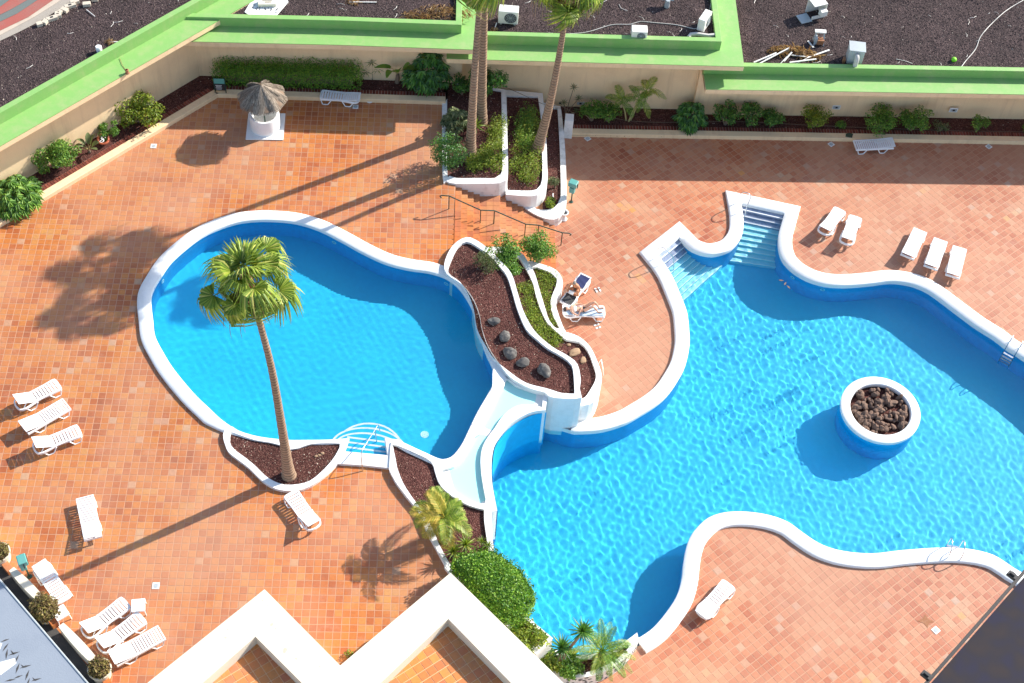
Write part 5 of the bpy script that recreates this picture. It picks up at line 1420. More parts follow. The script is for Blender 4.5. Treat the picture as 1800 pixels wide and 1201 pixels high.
def umbrella_tree(px_, py_, z, label, h, w_, nclus, seed, mat='leaf_dark', L=.20, name='umbrella_tree'):
    """schefflera: clusters of radiating drooping leaflets"""
    r = random.Random(seed); o = empty(name, tuple(W(px_, py_, z)), 0, label, 'shrub'); sp_ = []
    mb = MB()
    for k in range(nclus):
        a = r.uniform(0, 6.28); q = w_ * .5 * math.sqrt(r.uniform(0, 1)); zz = h * (1 - .75 * (q / (w_ * .5)) ** 2) * r.uniform(.55, 1.0) + .1
        c = Vector((q * math.cos(a), q * math.sin(a), zz)); sp_.append(([(0, 0, -.02), (c.x * .4, c.y * .4, zz * .6), tuple(c)], .03, .012))
        nl = 9
        for j in range(nl):
            b = a + j * 6.283 / nl; d = Vector((math.cos(b), math.sin(b), -.45)).normalized() ; s_ = Vector((-math.sin(b), math.cos(b), 0)); l_ = L * r.uniform(.8, 1.2); n2 = Vector((0, 0, 1))
            i0 = len(mb.v)
            mb.v += [tuple(c), tuple(c + d * l_ * .6 + s_ * l_ * .19 + n2 * l_ * .12), tuple(c + d * l_ * 1.1 - n2 * l_ * .15), tuple(c + d * l_ * .6 - s_ * l_ * .19 + n2 * l_ * .12)]; mb.f += [(i0, i0 + 1, i0 + 2), (i0, i0 + 2, i0 + 3)]
    mb.build('foliage', M[mat], o); stems('stem', sp_[:8], M['wood'], o); return o
umbrella_tree(752, 150, .1, 'tall glossy umbrella tree at the right end of the hedge bed', 2.3, 2.1, 110, 1, 'leaf_dark', .30)
umbrella_tree(1213, 216, LO + .12, 'glossy umbrella tree leaning on the right-hand wall with one low branch', 1.3, 1.5, 60, 2, 'leaf_dark', .26)
umbrella_tree(1209, 230, LO + .12, 'low drooping leafy branch hanging over the kerb beneath the umbrella tree', .45, .7, 14, 12, 'leaf_dark', .24, 'low_shrub')
umbrella_tree(28, 352, .1, 'large bush of long lobed leaves at the left edge of the photo', 1.0, 2.4, 110, 3, 'leaf_mid', .30, 'papaya_bush')
umbrella_tree(802, 225, .02, 'variegated umbrella shrub left of the pair of palm trunks', 1.25, 1.3, 55, 4, 'leaf_dull', .24)

# shrubs
shrub(105, 292, .1, 'dense round bright green shrub, lower one on the diagonal bed', 1.35, 1.75, M['leaf_mid'], 3000, .11, multi=5, seed=1)
shrub(250, 212, .1, 'loose round yellow-green shrub, upper one on the diagonal bed', 1.25, 1.7, M['leaf_lime'], 1700, .13, multi=6, seed=2)
shrub(190, 243, .1, 'small round shrub behind the orange hose reel', .75, .9, M['leaf_mid'], 900, .10, multi=3, seed=3)
shrub(850, 172, .02, 'large round dark shrub behind the twin palm trunks', 1.9, 1.7, M['leaf_dark'], 2600, .13, multi=4, seed=4)
shrub(787, 292, .02, 'clipped ball shrub with yellow flowers at the lower left corner of the terraced planter', 1.35, 1.45, M['leaf_dark'], 2600, .09, multi=1, seed=5, squash=.95)
shrub(783, 283, .25, 'pale yellow flower clusters on top of the clipped ball shrub', 1.35, .5, M['leaf_lime'], 160, .10, name='flowers', cat='flowers', multi=2, seed=6)
shrub(740, 152, .05, 'low dark bush behind the umbrella tree next to the wall', .8, 1.0, M['leaf_dark'], 700, .12, multi=3, seed=7) 
shrub(812, 165, .05, 'dark gangly shrub left of the big round shrub', .95, .9, M['leaf_dark'], 600, .12, multi=4, seed=8)
shrub(1040, 211, LO + .12, 'open-branched green shrub, left of the areca palm', 1.15, 1.1, M['leaf_mid'], 700, .12, multi=4, seed=9)
shrub(1068, 212, LO + .12, 'open-branched green shrub touching the areca palm stems', 1.0, 1.2, M['leaf_mid'], 700, .12, multi=4, seed=10)
shrub(1275, 218, LO + .12, 'dark leafy shrub under the corner of the right-hand green ledge', 1.15, 1.15, M['leaf_dark'], 1000, .11, multi=5, seed=11)
shrub(1318, 220, LO + .12, 'dark leafy shrub, second one under the right-hand green ledge', 1.2, 1.15, M['leaf_dark'], 1000, .11, multi=5, seed=12)
shrub(1358, 221, LO + .12, 'dense dark round bush left of the wall light', .8, 1.1, M['leaf_dark'], 1400, .10, multi=3, seed=13)
shrub(1430, 223, LO + .12, 'mid-size bush with yellowish leaves between two wall lights', 1.2, 1.35, M['leaf_lime'], 1100, .11, multi=5, seed=14)
shrub(1478, 224, LO + .12, 'tiny green bush on the gravel beneath a wall light', .35, .55, M['leaf_mid'], 200, .09, multi=2, seed=15)
shrub(1545, 226, LO + .12, 'wide leafy shrub, left of the pair joined at a crooked stem', 1.1, 1.6, M['leaf_mid'], 1500, .11, multi=6, seed=16)
shrub(1598, 228, LO + .12, 'wide leafy shrub, right of the pair joined at a crooked stem', 1.25, 1.5, M['leaf_mid'], 1500, .11, multi=6, seed=17)
shrub(1652, 230, LO + .12, 'sparse little shrub left of the far-right wall light', .5, .8, M['leaf_dull'], 260, .09, multi=3, seed=18)
shrub(1715, 231, LO + .12, 'sparse upright shrub right of the far-right wall light', .9, .9, M['leaf_mid'], 420, .10, multi=3, seed=19)
shrub(1805, 234, LO + .12, 'green bush cut by the right edge of the photo', .6, .8, M['leaf_mid'], 400, .10, multi=3, seed=20)
shrub(885, 470, -.84, 'small leafy tree with reddish tips, left one below the stair handrail', 1.5, 1.6, M['leaf_mid'], 1500, .13, name='small_tree', cat='tree', multi=6, seed=21)
shrub(895, 490, -.84, 'low green bush in front of the small leafy tree', .8, 1.0, M['leaf_mid'], 700, .12, multi=3, seed=24)
shrub(946, 462, -1.4, 'small round bright green tree, right one at the foot of the stairs', 1.6, 1.5, M['leaf_mid'], 2200, .11, name='small_tree', cat='tree', multi=5, seed=22)
shrub(853, 470, .16, 'thin grey-green rosemary-like bush on the red gravel', .6, 1.2, M['leaf_dull'], 700, .12, multi=4, seed=23, aspect=.25)
shrub(928, 1130, .08, 'bright lime bush between clipped hedge and zigzag parapet', .6, 1.15, M['leaf_lime'], 1300, .12, multi=4, seed=25)
shrub(962, 1170, -1.33, 'lime-green leafy bush left of the yucca stem', .6, 1.1, M['leaf_lime'], 1400, .13, multi=4, seed=26)
shrub(1000, 1177, -1.33, 'green leafy bush below the small yucca', .5, 1.05, M['leaf_mid'], 1400, .13, multi=4, seed=27)
shrub(975, 330, -1.55, 'small olive bush in the lowest terraced planter', .6, .55, M['leaf_dull'], 380, .08, multi=2, seed=28)
shrub(966, 364, -1.55, 'small bright green tuft at the rounded tip of the lowest terraced planter', .35, .6, M['leaf_lime'], 380, .10, multi=2, seed=29)
shrub(614, 1152, .0, 'tiny yellow-green weed where the parapet meets the terrace', .2, .28, M['leaf_lime'], 90, .07, name='weed', cat='weed', multi=1, seed=30)
shrub(1052, 150 + 45, LO + .12, 'faint low weed at the foot of the wall', .2, .3, M['leaf_dull'], 60, .07, name='weed', cat='weed', multi=1, seed=31) if False else None

# ground cover masses
def cover(label, pts, z, n_, mat, hh, name='ground_cover', size=.10, seed=1):
    Q = ccw(WP(pts, z)); A = xy(Q); r = np.random.default_rng(seed); lo, hi = A.min(0), A.max(0)
    C_ = r.uniform(lo, hi, (4000, 2)); C_ = C_[pip(C_, Q)][:90]
    bl = [(c[0], c[1], z + hh * r.uniform(.2, .5), r.uniform(.18, .34), r.uniform(.18, .34), hh * r.uniform(.4, .7)) for c in C_]
    o = leaves(name, bl, n_, size, mat, None, aspect=.4, shell=.2, up=.8, seed=seed)
    o['kind'] = 'stuff'; o['label'] = label; return o
cover('lime green feathery plants filling the left terraced planter', [(820,300),(880,304),(884,215),(868,215),(850,270),(822,280)], .02, 5200, M['leaf_lime'], .75, seed=2)
cover('green leafy plants filling the middle terraced planter', [(895,330),(945,328),(952,240),(935,200),(908,205),(905,270)], -.76, 5600, M['leaf_lime'], .85, seed=3)
cover('darker green leafy plants at the back of the middle terraced planter', [(905,270),(932,268),(935,200),(910,203)], -.76, 1800, M['leaf_mid'], .95, seed=4)
cover('yellow-green groundcover in the middle stepped bed', [(912,505),(930,500),(948,548),(964,575),(990,592),(988,605),(968,606),(940,585),(925,555)], -.84, 5200, M['leaf_lime'], .22, size=.08, seed=5)
cover('olive-green groundcover in the narrow lowest bed', [(945,475),(975,480),(976,500),(966,520),(972,560),(984,578),(972,575),(958,545),(945,500)], -1.42, 2600, M['leaf_lime'], .2, size=.08, seed=6)
cover('sparse reddish-green plants along the rim of the stone-studded planter', [(1075,1152),(1100,1133),(1096,1148),(1070,1165),(1040,1175),(1040,1165)], -1.33, 900, M['leaf_brownish'], .25, size=.08, seed=7)

# long hedge
hd = empty('hedge', tuple(W(505, 140, .1)), 0, 'long clipped dark green hedge against the cream wall', 'hedge')
ho = W(505, 140, .1); bl = []
a_, b_ = W(384, 140, .1), W(632, 149, .1)
for k in range(17):
    p = a_.lerp(b_, (k + .5) / 17) - ho
    for q in (-.32, .22): bl.append((p.x, p.y + q, .55 + random.uniform(-.04, .05), .40, .36, .55)); bl.append((p.x, p.y + q, 1.05, .38, .36, .34 + random.uniform(-.05, .08)))
leaves('foliage', bl, 26000, .085, M['leaf_hedge'], hd, aspect=.4, shell=.7, up=.8, seed=61)
mb = MB(); mb.box(tuple((a_ + b_) / 2 - ho + Vector((0, 0, .36))), ((b_ - a_).length - .6, .3, .6), math.atan2(b_.y - a_.y, b_.x - a_.x)); mb.build('inner_twigs', M['wood'], hd)

# clipped hedge dome beside the parapet
HC = [(797,985),(812,972),(840,965),(866,963),(890,978),(915,998),(936,1030),(938,1050),(925,1075),(905,1090),(885,1085),(850,1050),(820,1020),(797,995)]
hz = 1.25
hb = empty('clipped_bush', tuple(W(868, 1030, .1)), 0, 'big clipped rounded hedge between the large pool and the zigzag parapet', 'hedge')
hbo = W(868, 1030, .1); Q = ccw(WP(HC, hz)); A = xy(Q); cc_ = A.mean(0); r = np.random.default_rng(4)
n_ = 19000; lo, hi = A.min(0), A.max(0)
T = r.uniform(lo, hi, (n_ * 3, 2)); T = T[pip(T, Q)][:n_]
# height falls towards the outline
def edge_d(P, poly):
    A = xy(poly); B2 = np.roll(A, -1, 0); best = np.full(len(P), 9.0)
    for a, b_ in zip(A, B2):
        ab = b_ - a; t = np.clip(((P - a) @ ab) / (ab @ ab + 1e-9), 0, 1); best = np.minimum(best, np.linalg.norm(P - (a + t[:, None] * ab), axis=1))
    return best
ed = edge_d(T, Q); topz = hz - .1 + .22 * (1 - np.exp(-ed / .35)) - .35 * np.exp(-ed / .12)
side = np.array([(p[0], p[1]) for p in smooth_path([Vector((q.x, q.y, 0)) for q in Q], True, .05)])
si = r.integers(0, len(side), 5000); P3 = np.r_[np.c_[T, topz + r.normal(0, .025, len(T))], np.c_[side[si] + r.normal(0, .04, (5000, 2)), r.uniform(.1, hz, 5000)]]
nr = np.r_[np.tile([0, 0, 1.0], (len(T), 1)), np.c_[(side[si] - cc_) / np.linalg.norm(side[si] - cc_, axis=1)[:, None], np.zeros(5000)]]
def leaf_at(name, P, Nn, size, mat, parent, r, off):
    n_ = len(P); nrm = Nn + r.normal(0, .55, (n_, 3)); nrm /= np.linalg.norm(nrm, axis=1)[:, None]
    ax = r.normal(0, 1, (n_, 3)) + Nn * .6; ax -= nrm * (ax * nrm).sum(1)[:, None]; ax /= np.linalg.norm(ax, axis=1)[:, None]; sd = np.cross(nrm, ax)
    s_ = size * r.uniform(.6, 1.3, n_)[:, None]; p = P - off
    V = np.stack([p, p + ax * s_ * .5 + sd * s_ * .26, p + ax * s_, p + ax * s_ * .5 - sd * s_ * .26], 1)
    F_ = np.array([(0, 1, 2), (0, 2, 3)])[None] + (np.arange(n_) * 4)[:, None, None]
    return npmesh(name, V.reshape(-1, 3), F_.reshape(-1, 3), mat, parent)
leaf_at('foliage', P3, nr, .095, M['leaf_hedge'], hb, r, np.array(hbo))
mb = MB(); q = [Vector(((p.x - cc_[0]) * .8 + cc_[0] - hbo.x, (p.y - cc_[1]) * .8 + cc_[1] - hbo.y, 0)) for p in Q]; mb.slab(q, hz - .3, 0); mb.build('inner_twigs', M['wood'], hb)

# ------------------------------------------------------------------ rocks on the red gravel
for k, (x_, y_, s_, lab) in enumerate([(867,563,.20,'grey rock, highest and smallest of the five on the red gravel'),(885,590,.25,'grey rock, second from the top of the five on the red gravel'),(899,618,.26,'grey rock, middle one of the five on the red gravel'),(919,635,.23,'grey rock, fourth of the five on the red gravel'),(958,650,.29,'pale-topped grey rock nearest the white wall end')]):
    me = rock_mesh('rock', M['rock_grey'], 70 + k, 1.15, .9, .75, 3); o = bpy.data.objects.new('rock', me); COL.objects.link(o); o.location = tuple(W(x_, y_ + 2, .16 + s_ * .35)); o.scale = (s_, s_, s_); o.rotation_euler = (0, 0, k * 1.3); tag(o, lab, 'rock', 'rocks on the red gravel bed')
for k, (x_, y_, s_, lab) in enumerate([(1000,606,.09,'small tan stone by the end of the groundcover'),(1011,620,.20,'larger tan stone in the gravel end of the stepped bed'),(1025,633,.13,'tan stone nearest the outer rim of the stepped bed')]):
    me = rock_mesh('rock', M['rock_tan'], 80 + k, 1.25, .9, .45, 3); o = bpy.data.objects.new('rock', me); COL.objects.link(o); o.location = tuple(W(x_, y_, -.84 + s_ * .25)); o.scale = (s_, s_, s_); o.rotation_euler = (0, 0, k * .8); tag(o, lab, 'rock', 'tan stones in the stepped bed')

# ------------------------------------------------------------------ thatched parasol in its white tub
um = empty('parasol', tuple(W(467, 222, .06)), 0, 'dry thatched parasol on a green pole standing in a white round tub', 'parasol')
mb = MB(); mb.tube([(0, 0, 0), (-.02, 0, 2.55)], .035, 8); mb.build('pole', M['dkgreen'], um)
r = np.random.default_rng(3); Rr = 1.05; n_ = 3600
a = r.uniform(0, 6.283, n_); t0 = r.uniform(0, .8, n_) ** .8; ln = r.uniform(.2, .45, n_)
rib = .05 * np.cos(a * 8)
def surf(t, a): 
    rr = t * Rr * (1 + .05 * np.cos(8 * a)); zz = 2.62 - .75 * t ** 1.35 + .05 * np.cos(8 * a) * t; return np.stack([rr * np.cos(a), rr * np.sin(a), zz], -1)
p0 = surf(t0, a) + np.stack([0 * a, 0 * a, r.uniform(0, .05, n_)], -1); p1 = surf(np.minimum(t0 + ln, 1.07), a + r.normal(0, .04, n_)); sd = np.stack([-np.sin(a), np.cos(a), 0 * a], -1) * .011
p1[:, 2] += r.normal(0, .02, n_)
V = np.stack([p0 - sd, p0 + sd, p1 + sd * .6, p1 - sd * .6], 1); npmesh('thatch', V.reshape(-1, 3), (np.arange(4)[None] + np.arange(n_)[:, None] * 4), M['thatch'], um)
mb = MB(); mb.lathe([(.02, 2.60)] + [(Rr * t, 2.58 - .75 * t ** 1.35) for t in (.1, .25, .4, .6, .8, .98)] + [(Rr * .96, 1.80), (.05, 2.45)], 32); mb.build('thatch_core', M['wood'], um, smooth=60)
mb = MB()
for k in range(14): mb.tube([(.03 * math.cos(k), .03 * math.sin(k), 2.55), (.07 * math.cos(k * 2.1), .07 * math.sin(k * 2.1), 2.78)], .006, 4)
mb.build('thatch_tip', M['frond_dry'], um)
pb = empty('tub', tuple(W(467, 222, .05)), UP_YAW + .02, 'white round concrete tub on a square white slab around the parasol pole', 'parasol base')
mb = MB(); mb.box((0, -.0, -.02), (1.75, 1.75, .05)); mb.build('slab', M['white'], pb, bevel=.01)
mb = MB(); mb.lathe([(.70, 0), (.70, .80), (.68, .84), (.58, .84), (.56, .80), (.55, .12), (.01, .10)], 48, (0, 0, .005)); mb.build('tub_wall', M['white'], pb, smooth=40)

# ------------------------------------------------------------------ lamps, signs, drains, small things
def floodlight(px_, py_, z, rz, label):
    o = empty('floodlight', tuple(W(px_, py_, z)), rz, label, 'floodlight')
    mb = MB(); mb.tube([(0, 0, 0), (0, 0, 1.15)], .035, 8); mb.lathe([(.10, 0), (.10, .02), (.03, .04)], 12); mb.build('post', M['dkgreen'], o)
    mb = MB(); mb.box((0, 0, 1.28), (.34, .42, .26)); mb.build('housing', M['teal'], o, bevel=.03)
    mb = MB(); mb.box((.178, 0, 1.28), (.02, .34, .20)); mb.build('lens', M['glass'], o)
    mb = MB(); mb.box((-.05, 0, .92), (.22, .26, .34)); mb.build('gear_box', M['teal'], o, bevel=.02)
    mb = MB(); mb.box((0, .23, 1.22), (.04, .03, .28)); mb.box((0, -.23, 1.22), (.04, .03, .28)); mb.build('bracket', M['black'], o)
floodlight(1004, 355, LO, 1.2, 'teal boxy floodlight on a post right of the terraced planters')
floodlight(52, 1014, 0, .5, 'teal boxy floodlight on a post by the low wall at the left edge')
for (x_, y_, z_, rz, lab) in ((270,257,0,UP_YAW,'square floor drain on the shaded upper terrace near the diagonal kerb'),(274,1030,0,UP_YAW,'square floor drain with round grate left of the zigzag parapet'),(625,188,0,UP_YAW,'floor drain at the foot of the shaded lounger'),(1033,244,LO,LO_YAW,'diagonal floor drain by the white pillar'),(1461,254,LO,LO_YAW,'diagonal floor drain left of the lone lounger by the kerb'),(1738,258,LO,LO_YAW,'diagonal floor drain at the far right by the kerb'),(1645,1108,LO,LO_YAW,'round floor drain near the lower right corner')):
    o = empty('floor_drain', tuple(W(x_, y_, z_ + .003)), rz, lab, 'drain', 'floor drains')
    mb = MB(); mb.box((0, 0, .006), (.27, .27, .012)); mb.build('frame', M['white_old'], o)
    mb = MB(); mb.lathe([(.01, .018), (.05, .018), (.05, .016), (.085, .016), (.09, .02), (.10, .013)], 20); mb.build('grate', M['grey'], o)
mb = MB(); c_ = W(1628, 1092, LO + .004); mb.slab([c_ + Vector((rr * math.cos(a), rr * math.sin(a), 0)) for a, rr in zip(np.linspace(0, 5.6, 8), (.34,.14,.30,.16,.36,.15,.30,.14))], LO + .008, LO); tag(mb.build('bare_patch', M['rust']), 'brown star-shaped bare patch in the tiles next to the round drain', 'patch')
# wall lights set in the right-hand wall
def on_wall(px_, py_, P_label, name='wall_light', cat='wall light', group='square lights in the right-hand wall', yoff=0.0, size=.30):
    # find the wall plane under the ledge through a search in depth
    w0 = W(1100, 190, -1.9); u = W(1500, 205, -1.9) - w0
    u.z = 0; u.normalize(); nn = Vector((-u.y, u.x, 0))
    lo_, hi_ = -2.5, 3.0
    for _ in range(40):
        m_ = (lo_ + hi_) / 2; q = W(px_, py_, m_)
        if (q - w0).dot(nn) > 0: lo_ = m_      # beyond the wall: raise
        else: hi_ = m_
    q = W(px_, py_, lo_); o = empty(name, tuple(q - nn * .0), math.atan2(u.y, u.x), P_label, cat, group); return o
for (x_, y_, lab) in ((1470,188,'square wall light right of the yellowish bush'),(1676,193,'square wall light at the far right, between two sparse shrubs'),(1020,163+18,'square wall light left of the open-branched shrubs'),(984,180,'square wall light behind the thin dragon tree'),(1380,204,'small square wall light beside the dense dark bush')):
    o = on_wall(x_, y_, lab)
    mb = MB(); mb.box((0, -.02, 0), (.42, .04, .28)); mb.build('frame', M['white_old'], o, bevel=.006)
    mb = MB(); mb.box((0, -.042, 0), (.32, .012, .18)); mb.build('plate', M['grey'], o)
    mb = MB(); mb.box((.01, -.055, 0), (.11, .02, .10)); mb.build('lens', M['black'], o)
# notice board
nb = empty('notice_board', tuple(W(389, 168, .0)), UP_YAW, 'green-framed double notice board leaning at the corner of the kerb', 'notice board')
for sx in (-1, 1):
    mb = MB(); mb.tube([(sx * .26, -.05, 0), (sx * .26, 0, 1.15)], .025, 6); mb.build('leg', M['dkgreen'], nb)
mb = MB(); mb.box((0, -.02, .95), (.50, .03, .30)); mb.build('top_panel', M['teal'], nb)
mb = MB(); mb.box((0, -.03, .58), (.48, .03, .42)); mb.build('lower_panel', M['black'], nb)
mb = MB()
for k in range(4): mb.box((-.05, -.048, .70 - k * .08), (.30 - .05 * (k % 2), .004, .025))
mb.build('print_lines', M['board'], nb)
# hose reel
hr_ = empty('hose_reel', tuple(W(182, 246, .35)), 0, 'orange ring hose reel with coiled pale hose on the diagonal bed', 'hose reel')
mb = MB(); mb.tube([(.24 * math.cos(a), .24 * math.sin(a) * .9, .05 + .1 * math.sin(a)) for a in np.linspace(0, 6.0, 20)], .055, 8, closed=True); mb.build('ring', M['orange'], hr_, smooth=60)
mb = MB(); mb.tube([(.02 + .10 * math.cos(a * 1.3) * (1 - a * .02), -.02 - .02 * a + .12 * math.sin(a), .16 + .004 * a) for a in np.linspace(0, 15, 50)], .014, 5); mb.build('hose', M['white'], hr_)
mb = MB(); mb.tube([(0, 0, -.3), (0, 0, .12)], .03, 6); mb.build('stand', M['wood'], hr_)
# urn, round lid, green cloth, grate, white rods
o = empty('urn', tuple(W(991, 386, LO)), 0, 'small white footed urn at the rounded tip of the lowest terraced planter', 'urn')
mb = MB(); mb.lathe([(.15, 0), (.16, .05), (.08, .14), (.07, .25), (.13, .36), (.19, .46), (.20, .52), (.15, .52), (.13, .47), (.01, .44)], 24); mb.build('vase', M['white_old'], o, smooth=50)
mb = MB(); mb.lathe([(.01, .46), (.14, .465)], 16); mb.build('soil', M['asphalt'], o)
c_ = W(650, 177, 0); mb = MB(); mb.lathe([(.01, .06), (.16, .06), (.18, .045), (.18, 0)], 24, tuple(c_)); tag(mb.build('round_cover', M['plastic_old'], None, smooth=40), 'round white plastic cover on the tiles right of the shaded lounger', 'cover')
c_ = W(1493, 238, LO + .24); mb = MB(); mb.slab([c_ + Vector(p) for p in ((-.2, -.12, 0), (.12, -.16, 0), (.2, .1, 0), (.02, .16, 0), (-.17, .08, 0))], c_.z + .02, c_.z); tag(mb.build('cloth', M['dkgreen']), 'dark green cloth lying on the right-hand kerb', 'cloth')
mb = MB(); mb.tube([W(1052, 640, LO + .03), W(1057, 632, LO + .5), W(1060, 648, LO + .5), W(1061, 660, LO + .05)], .02, 6); tag(mb.build('bent_pipe', M['plastic_old']), 'short bent white pipe leaning on the outer wall of the stepped bed', 'pipe')
mb = MB(); mb.tube([W(972, 352, -1.5), W(972, 340, -1.35)], .03, 6); tag(mb.build('white_peg', M['white']), 'short white peg beside the bright tuft in the lowest terraced planter', 'peg')
# bits of concrete on the palm bed
for k, (x_, y_) in enumerate(((556,802),(561,800),(567,797))):
    me = rock_mesh('stone_chip', M['rock_tan'], 90 + k, 1.2, .9, .5, 2); o = bpy.data.objects.new('stone_chip', me); COL.objects.link(o); o.location = tuple(W(x_, y_, .09)); s_ = .06; o.scale = (s_, s_, s_); tag(o, ['left of three tiny pale stone chips right of the tall palm','middle of three tiny pale stone chips right of the tall palm','right of three tiny pale stone chips right of the tall palm'][k], 'stone', 'stone chips by the palm')

# pool rails and ladders
def rail_obj(label, paths, r_=.022, name='handrail', cat='handrail', mat='steel'):
    o0 = paths[0][0]; o = empty(name, tuple(o0), 0, label, cat)
    for p in paths:
        P = smooth_path([Vector(q) - o0 for q in p], False, .08); mb = MB(); mb.tube(P, r_, 8); mb.build('tube_rail', M[mat], o, smooth=60)
    return o
zc = LO + COPE
a, b_ = W(1296, 357, zc), W(1305, 403, LO - .9)
rail_obj('curved steel handrail over the upper pool steps', [[a, a + Vector((.05, -.05, .75)), a + Vector((.28, -.2, .98)), a + Vector((.48, -.3, .85)), b_ + Vector((0, .3, 1.2)), b_ + Vector((0, 0, .1))]])
a, b_ = W(1151, 455, zc), W(1182, 488, LO - .9)
rail_obj('curved steel handrail over the left pool steps', [[a, a + Vector((.05, -.02, .7)), a + Vector((.28, -.1, .95)), a + Vector((.46, -.2, .85)), b_ + Vector((-.1, .2, 1.1)), b_ + Vector((0, 0, .1))]])
a = W(638, 828, 0); t_ = W(645, 775, .75)
rail_obj('single steel handrail crossing the coping into the half-round pool steps', [[a, a + Vector((-.08, .25, .75)), a + Vector((-.02, .5, .9)), a + Vector((.28, 1.6, .55)), a + Vector((.38, 2.0, .35)), a + Vector((.42, 2.15, -.5))], [a + Vector((.30, 1.65, .54)), a + Vector((.33, 1.7, -.6))]])
def ladder(px_, py_, dx, dy, label):
    """dx,dy: unit direction towards the water"""
    d = Vector((dx, dy, 0)).normalized(); s_ = Vector((-d.y, d.x, 0)); o = empty('pool_ladder', tuple(W(px_, py_, zc)), 0, label, 'ladder')
    for k in (-1, 1):
        pts = [s_ * .25 * k - d * .45, s_ * .25 * k - d * .42 + Vector((0, 0, .45)), s_ * .25 * k - d * .2 + Vector((0, 0, .68)), s_ * .25 * k + d * .12 + Vector((0, 0, .62)), s_ * .25 * k + d * .20 + Vector((0, 0, .3)), s_ * .25 * k + d * .20 + Vector((0, 0, -1.2))]
        mb = MB(); mb.tube(smooth_path(pts, False, .06), .022, 8); mb.build('side_rail', M['steel'], o, smooth=60)
    for z_ in (-.15, -.42, -.69, -.96):
        mb = MB(); c_ = d * .22 + Vector((0, 0, z_)); mb.box(c_, (.09, .50, .03), math.atan2(d.y, d.x)); mb.build('rung', M['steel'], o)
ladder(1778, 616, -.65, -1, 'steel pool ladder at the far right edge, mounted on the upper coping')
ladder(1676, 966, .1, 1, 'steel pool ladder on the lower coping near the lower right')

# ------------------------------------------------------------------ things on the roofs
def ac_unit(px_, py_, z, rz, s_, label, fan='front'):
    o = empty('air_conditioner', tuple(W(px_, py_, z)), rz, label, 'air conditioner')
    w_, d_, h_ = s_
    mb = MB(); mb.box((0, 0, h_ / 2 + .06), (w_, d_, h_)); mb.build('casing', M['plastic_old'], o, bevel=.02)
    mb = MB(); mb.box((-w_ * .35, 0, .03), (.08, d_, .06)); mb.box((w_ * .35, 0, .03), (.08, d_, .06)); mb.build('foot_rail', M['grey'], o)
    mb = MB(); yy = -d_ / 2 - .01; cx_ = w_ * .12; cz_ = h_ / 2 + .06; rr = h_ * .40
    for q in (1, .75, .5, .25): mb.tube([(cx_ + rr * q * math.cos(a), yy, cz_ + rr * q * math.sin(a)) for a in np.linspace(0, 6.0, 18)], .008, 4, closed=True)
    for a in range(0, 180, 30): mb.bar((cx_ + rr * math.cos(R(a)), yy, cz_ + rr * math.sin(R(a))), (cx_ - rr * math.cos(R(a)), yy, cz_ - rr * math.sin(R(a))), .008, .008)
    mb.build('fan_grille', M['grey'], o)
    mb = MB(); mb.tube([(cx_, yy + .006, cz_), (cx_, yy + .012, cz_)], rr, 20); mb.build('fan_opening_shade', M['black'], o)  # black disc paints the shade inside the fan mouth
    return o
ac_unit(893, 38, zm, 0, (.95, .5, .75), 'white air conditioner with round fan beside the crown of the twin palms')
ac_unit(1122, 66, zm, .05, (.75, .5, .5), 'low white air conditioner with square grille close to the middle roof parapet')
ac_unit(1236, 48, zm, 1.15, (.85, .36, .7), 'narrow white air conditioner turned sideways at the right end of the middle roof')
ob = empty('metal_cabinet', tuple(W(1432, 26, zr)), .45, 'open rusty metal cabinet with its door flat on the right-hand gravel roof', 'cabinet')
for (c_, s_, nme) in (((0, 0, .85), (.75, .65, .04), 'top_panel'), ((.36, 0, .42), (.04, .65, .85), 'side_panel'), ((-.02, .31, .42), (.72, .04, .85), 'back_panel'), ((0, -.31, .12), (.75, .04, .2), 'front_panel')):
    mb = MB(); mb.box(c_, s_); mb.build(nme, M['plastic_old'], ob, bevel=.006)
mb = MB(); mb.box((.16, -.40, .42), (.36, .28, .3)); mb.build('motor_box', M['plastic_old'], ob, bevel=.01)
mb = MB(); mb.box((-.68, -.12, .04), (.6, .62, .04)); mb.build('fallen_door', M['grey'], ob)
ob = empty('broken_air_conditioner', tuple(W(1438, 76, zr)), .05, 'stripped broken air conditioner frame with rusty innards', 'air conditioner')
for sx in (-.24, .24):
    mb = MB(); mb.bar((sx, -.2, 0), (sx * .8, .12, .62), .05, .05); mb.bar((sx, .22, 0), (sx * .8, .12, .62), .04, .04); mb.build('frame_leg', M['grey'], ob)
mb = MB(); mb.box((0, .12, .65), (.55, .22, .07)); mb.build('top_plate', M['plastic_old'], ob)
mb = MB(); mb.box((.06, -.05, .18), (.34, .3, .28)); mb.build('motor', M['rust'], ob, bevel=.03)
mb = MB(); mb.box((-.16, 0, .22), (.12, .3, .36)); mb.build('coil', M['grey'], ob)
mb = MB(); mb.bar((-.5, .1, .02), (-.3, -.45, .1), .08, .03); tag(mb.build('panel_strip', M['plastic_old'], ob))
ob = empty('roof_vent', tuple(W(1500, 106, zr)), -.05, 'grey box roof vent with a curved pipe in front on the right-hand roof', 'vent')
mb = MB(); mb.box((0, 0, .45), (.74, .66, .85)); mb.build('housing', M['grey'], ob, bevel=.015)
mb = MB(); mb.box((0, 0, .885), (.80, .72, .03)); mb.build('lid', M['grey'], ob, bevel=.01)
mb = MB(); mb.tube(smooth_path([Vector(p) for p in ((.02, -.3, .65), (.02, -.5, .66), (.02, -.6, .5), (.02, -.62, .05))], False, .06), .12, 14); mb.build('pipe', M['greypipe'], ob, smooth=50)
mb = MB(); mb.box((-.5, -.25, .15), (.12, .2, .3)); mb.build('rusty_box', M['rust'], ob)
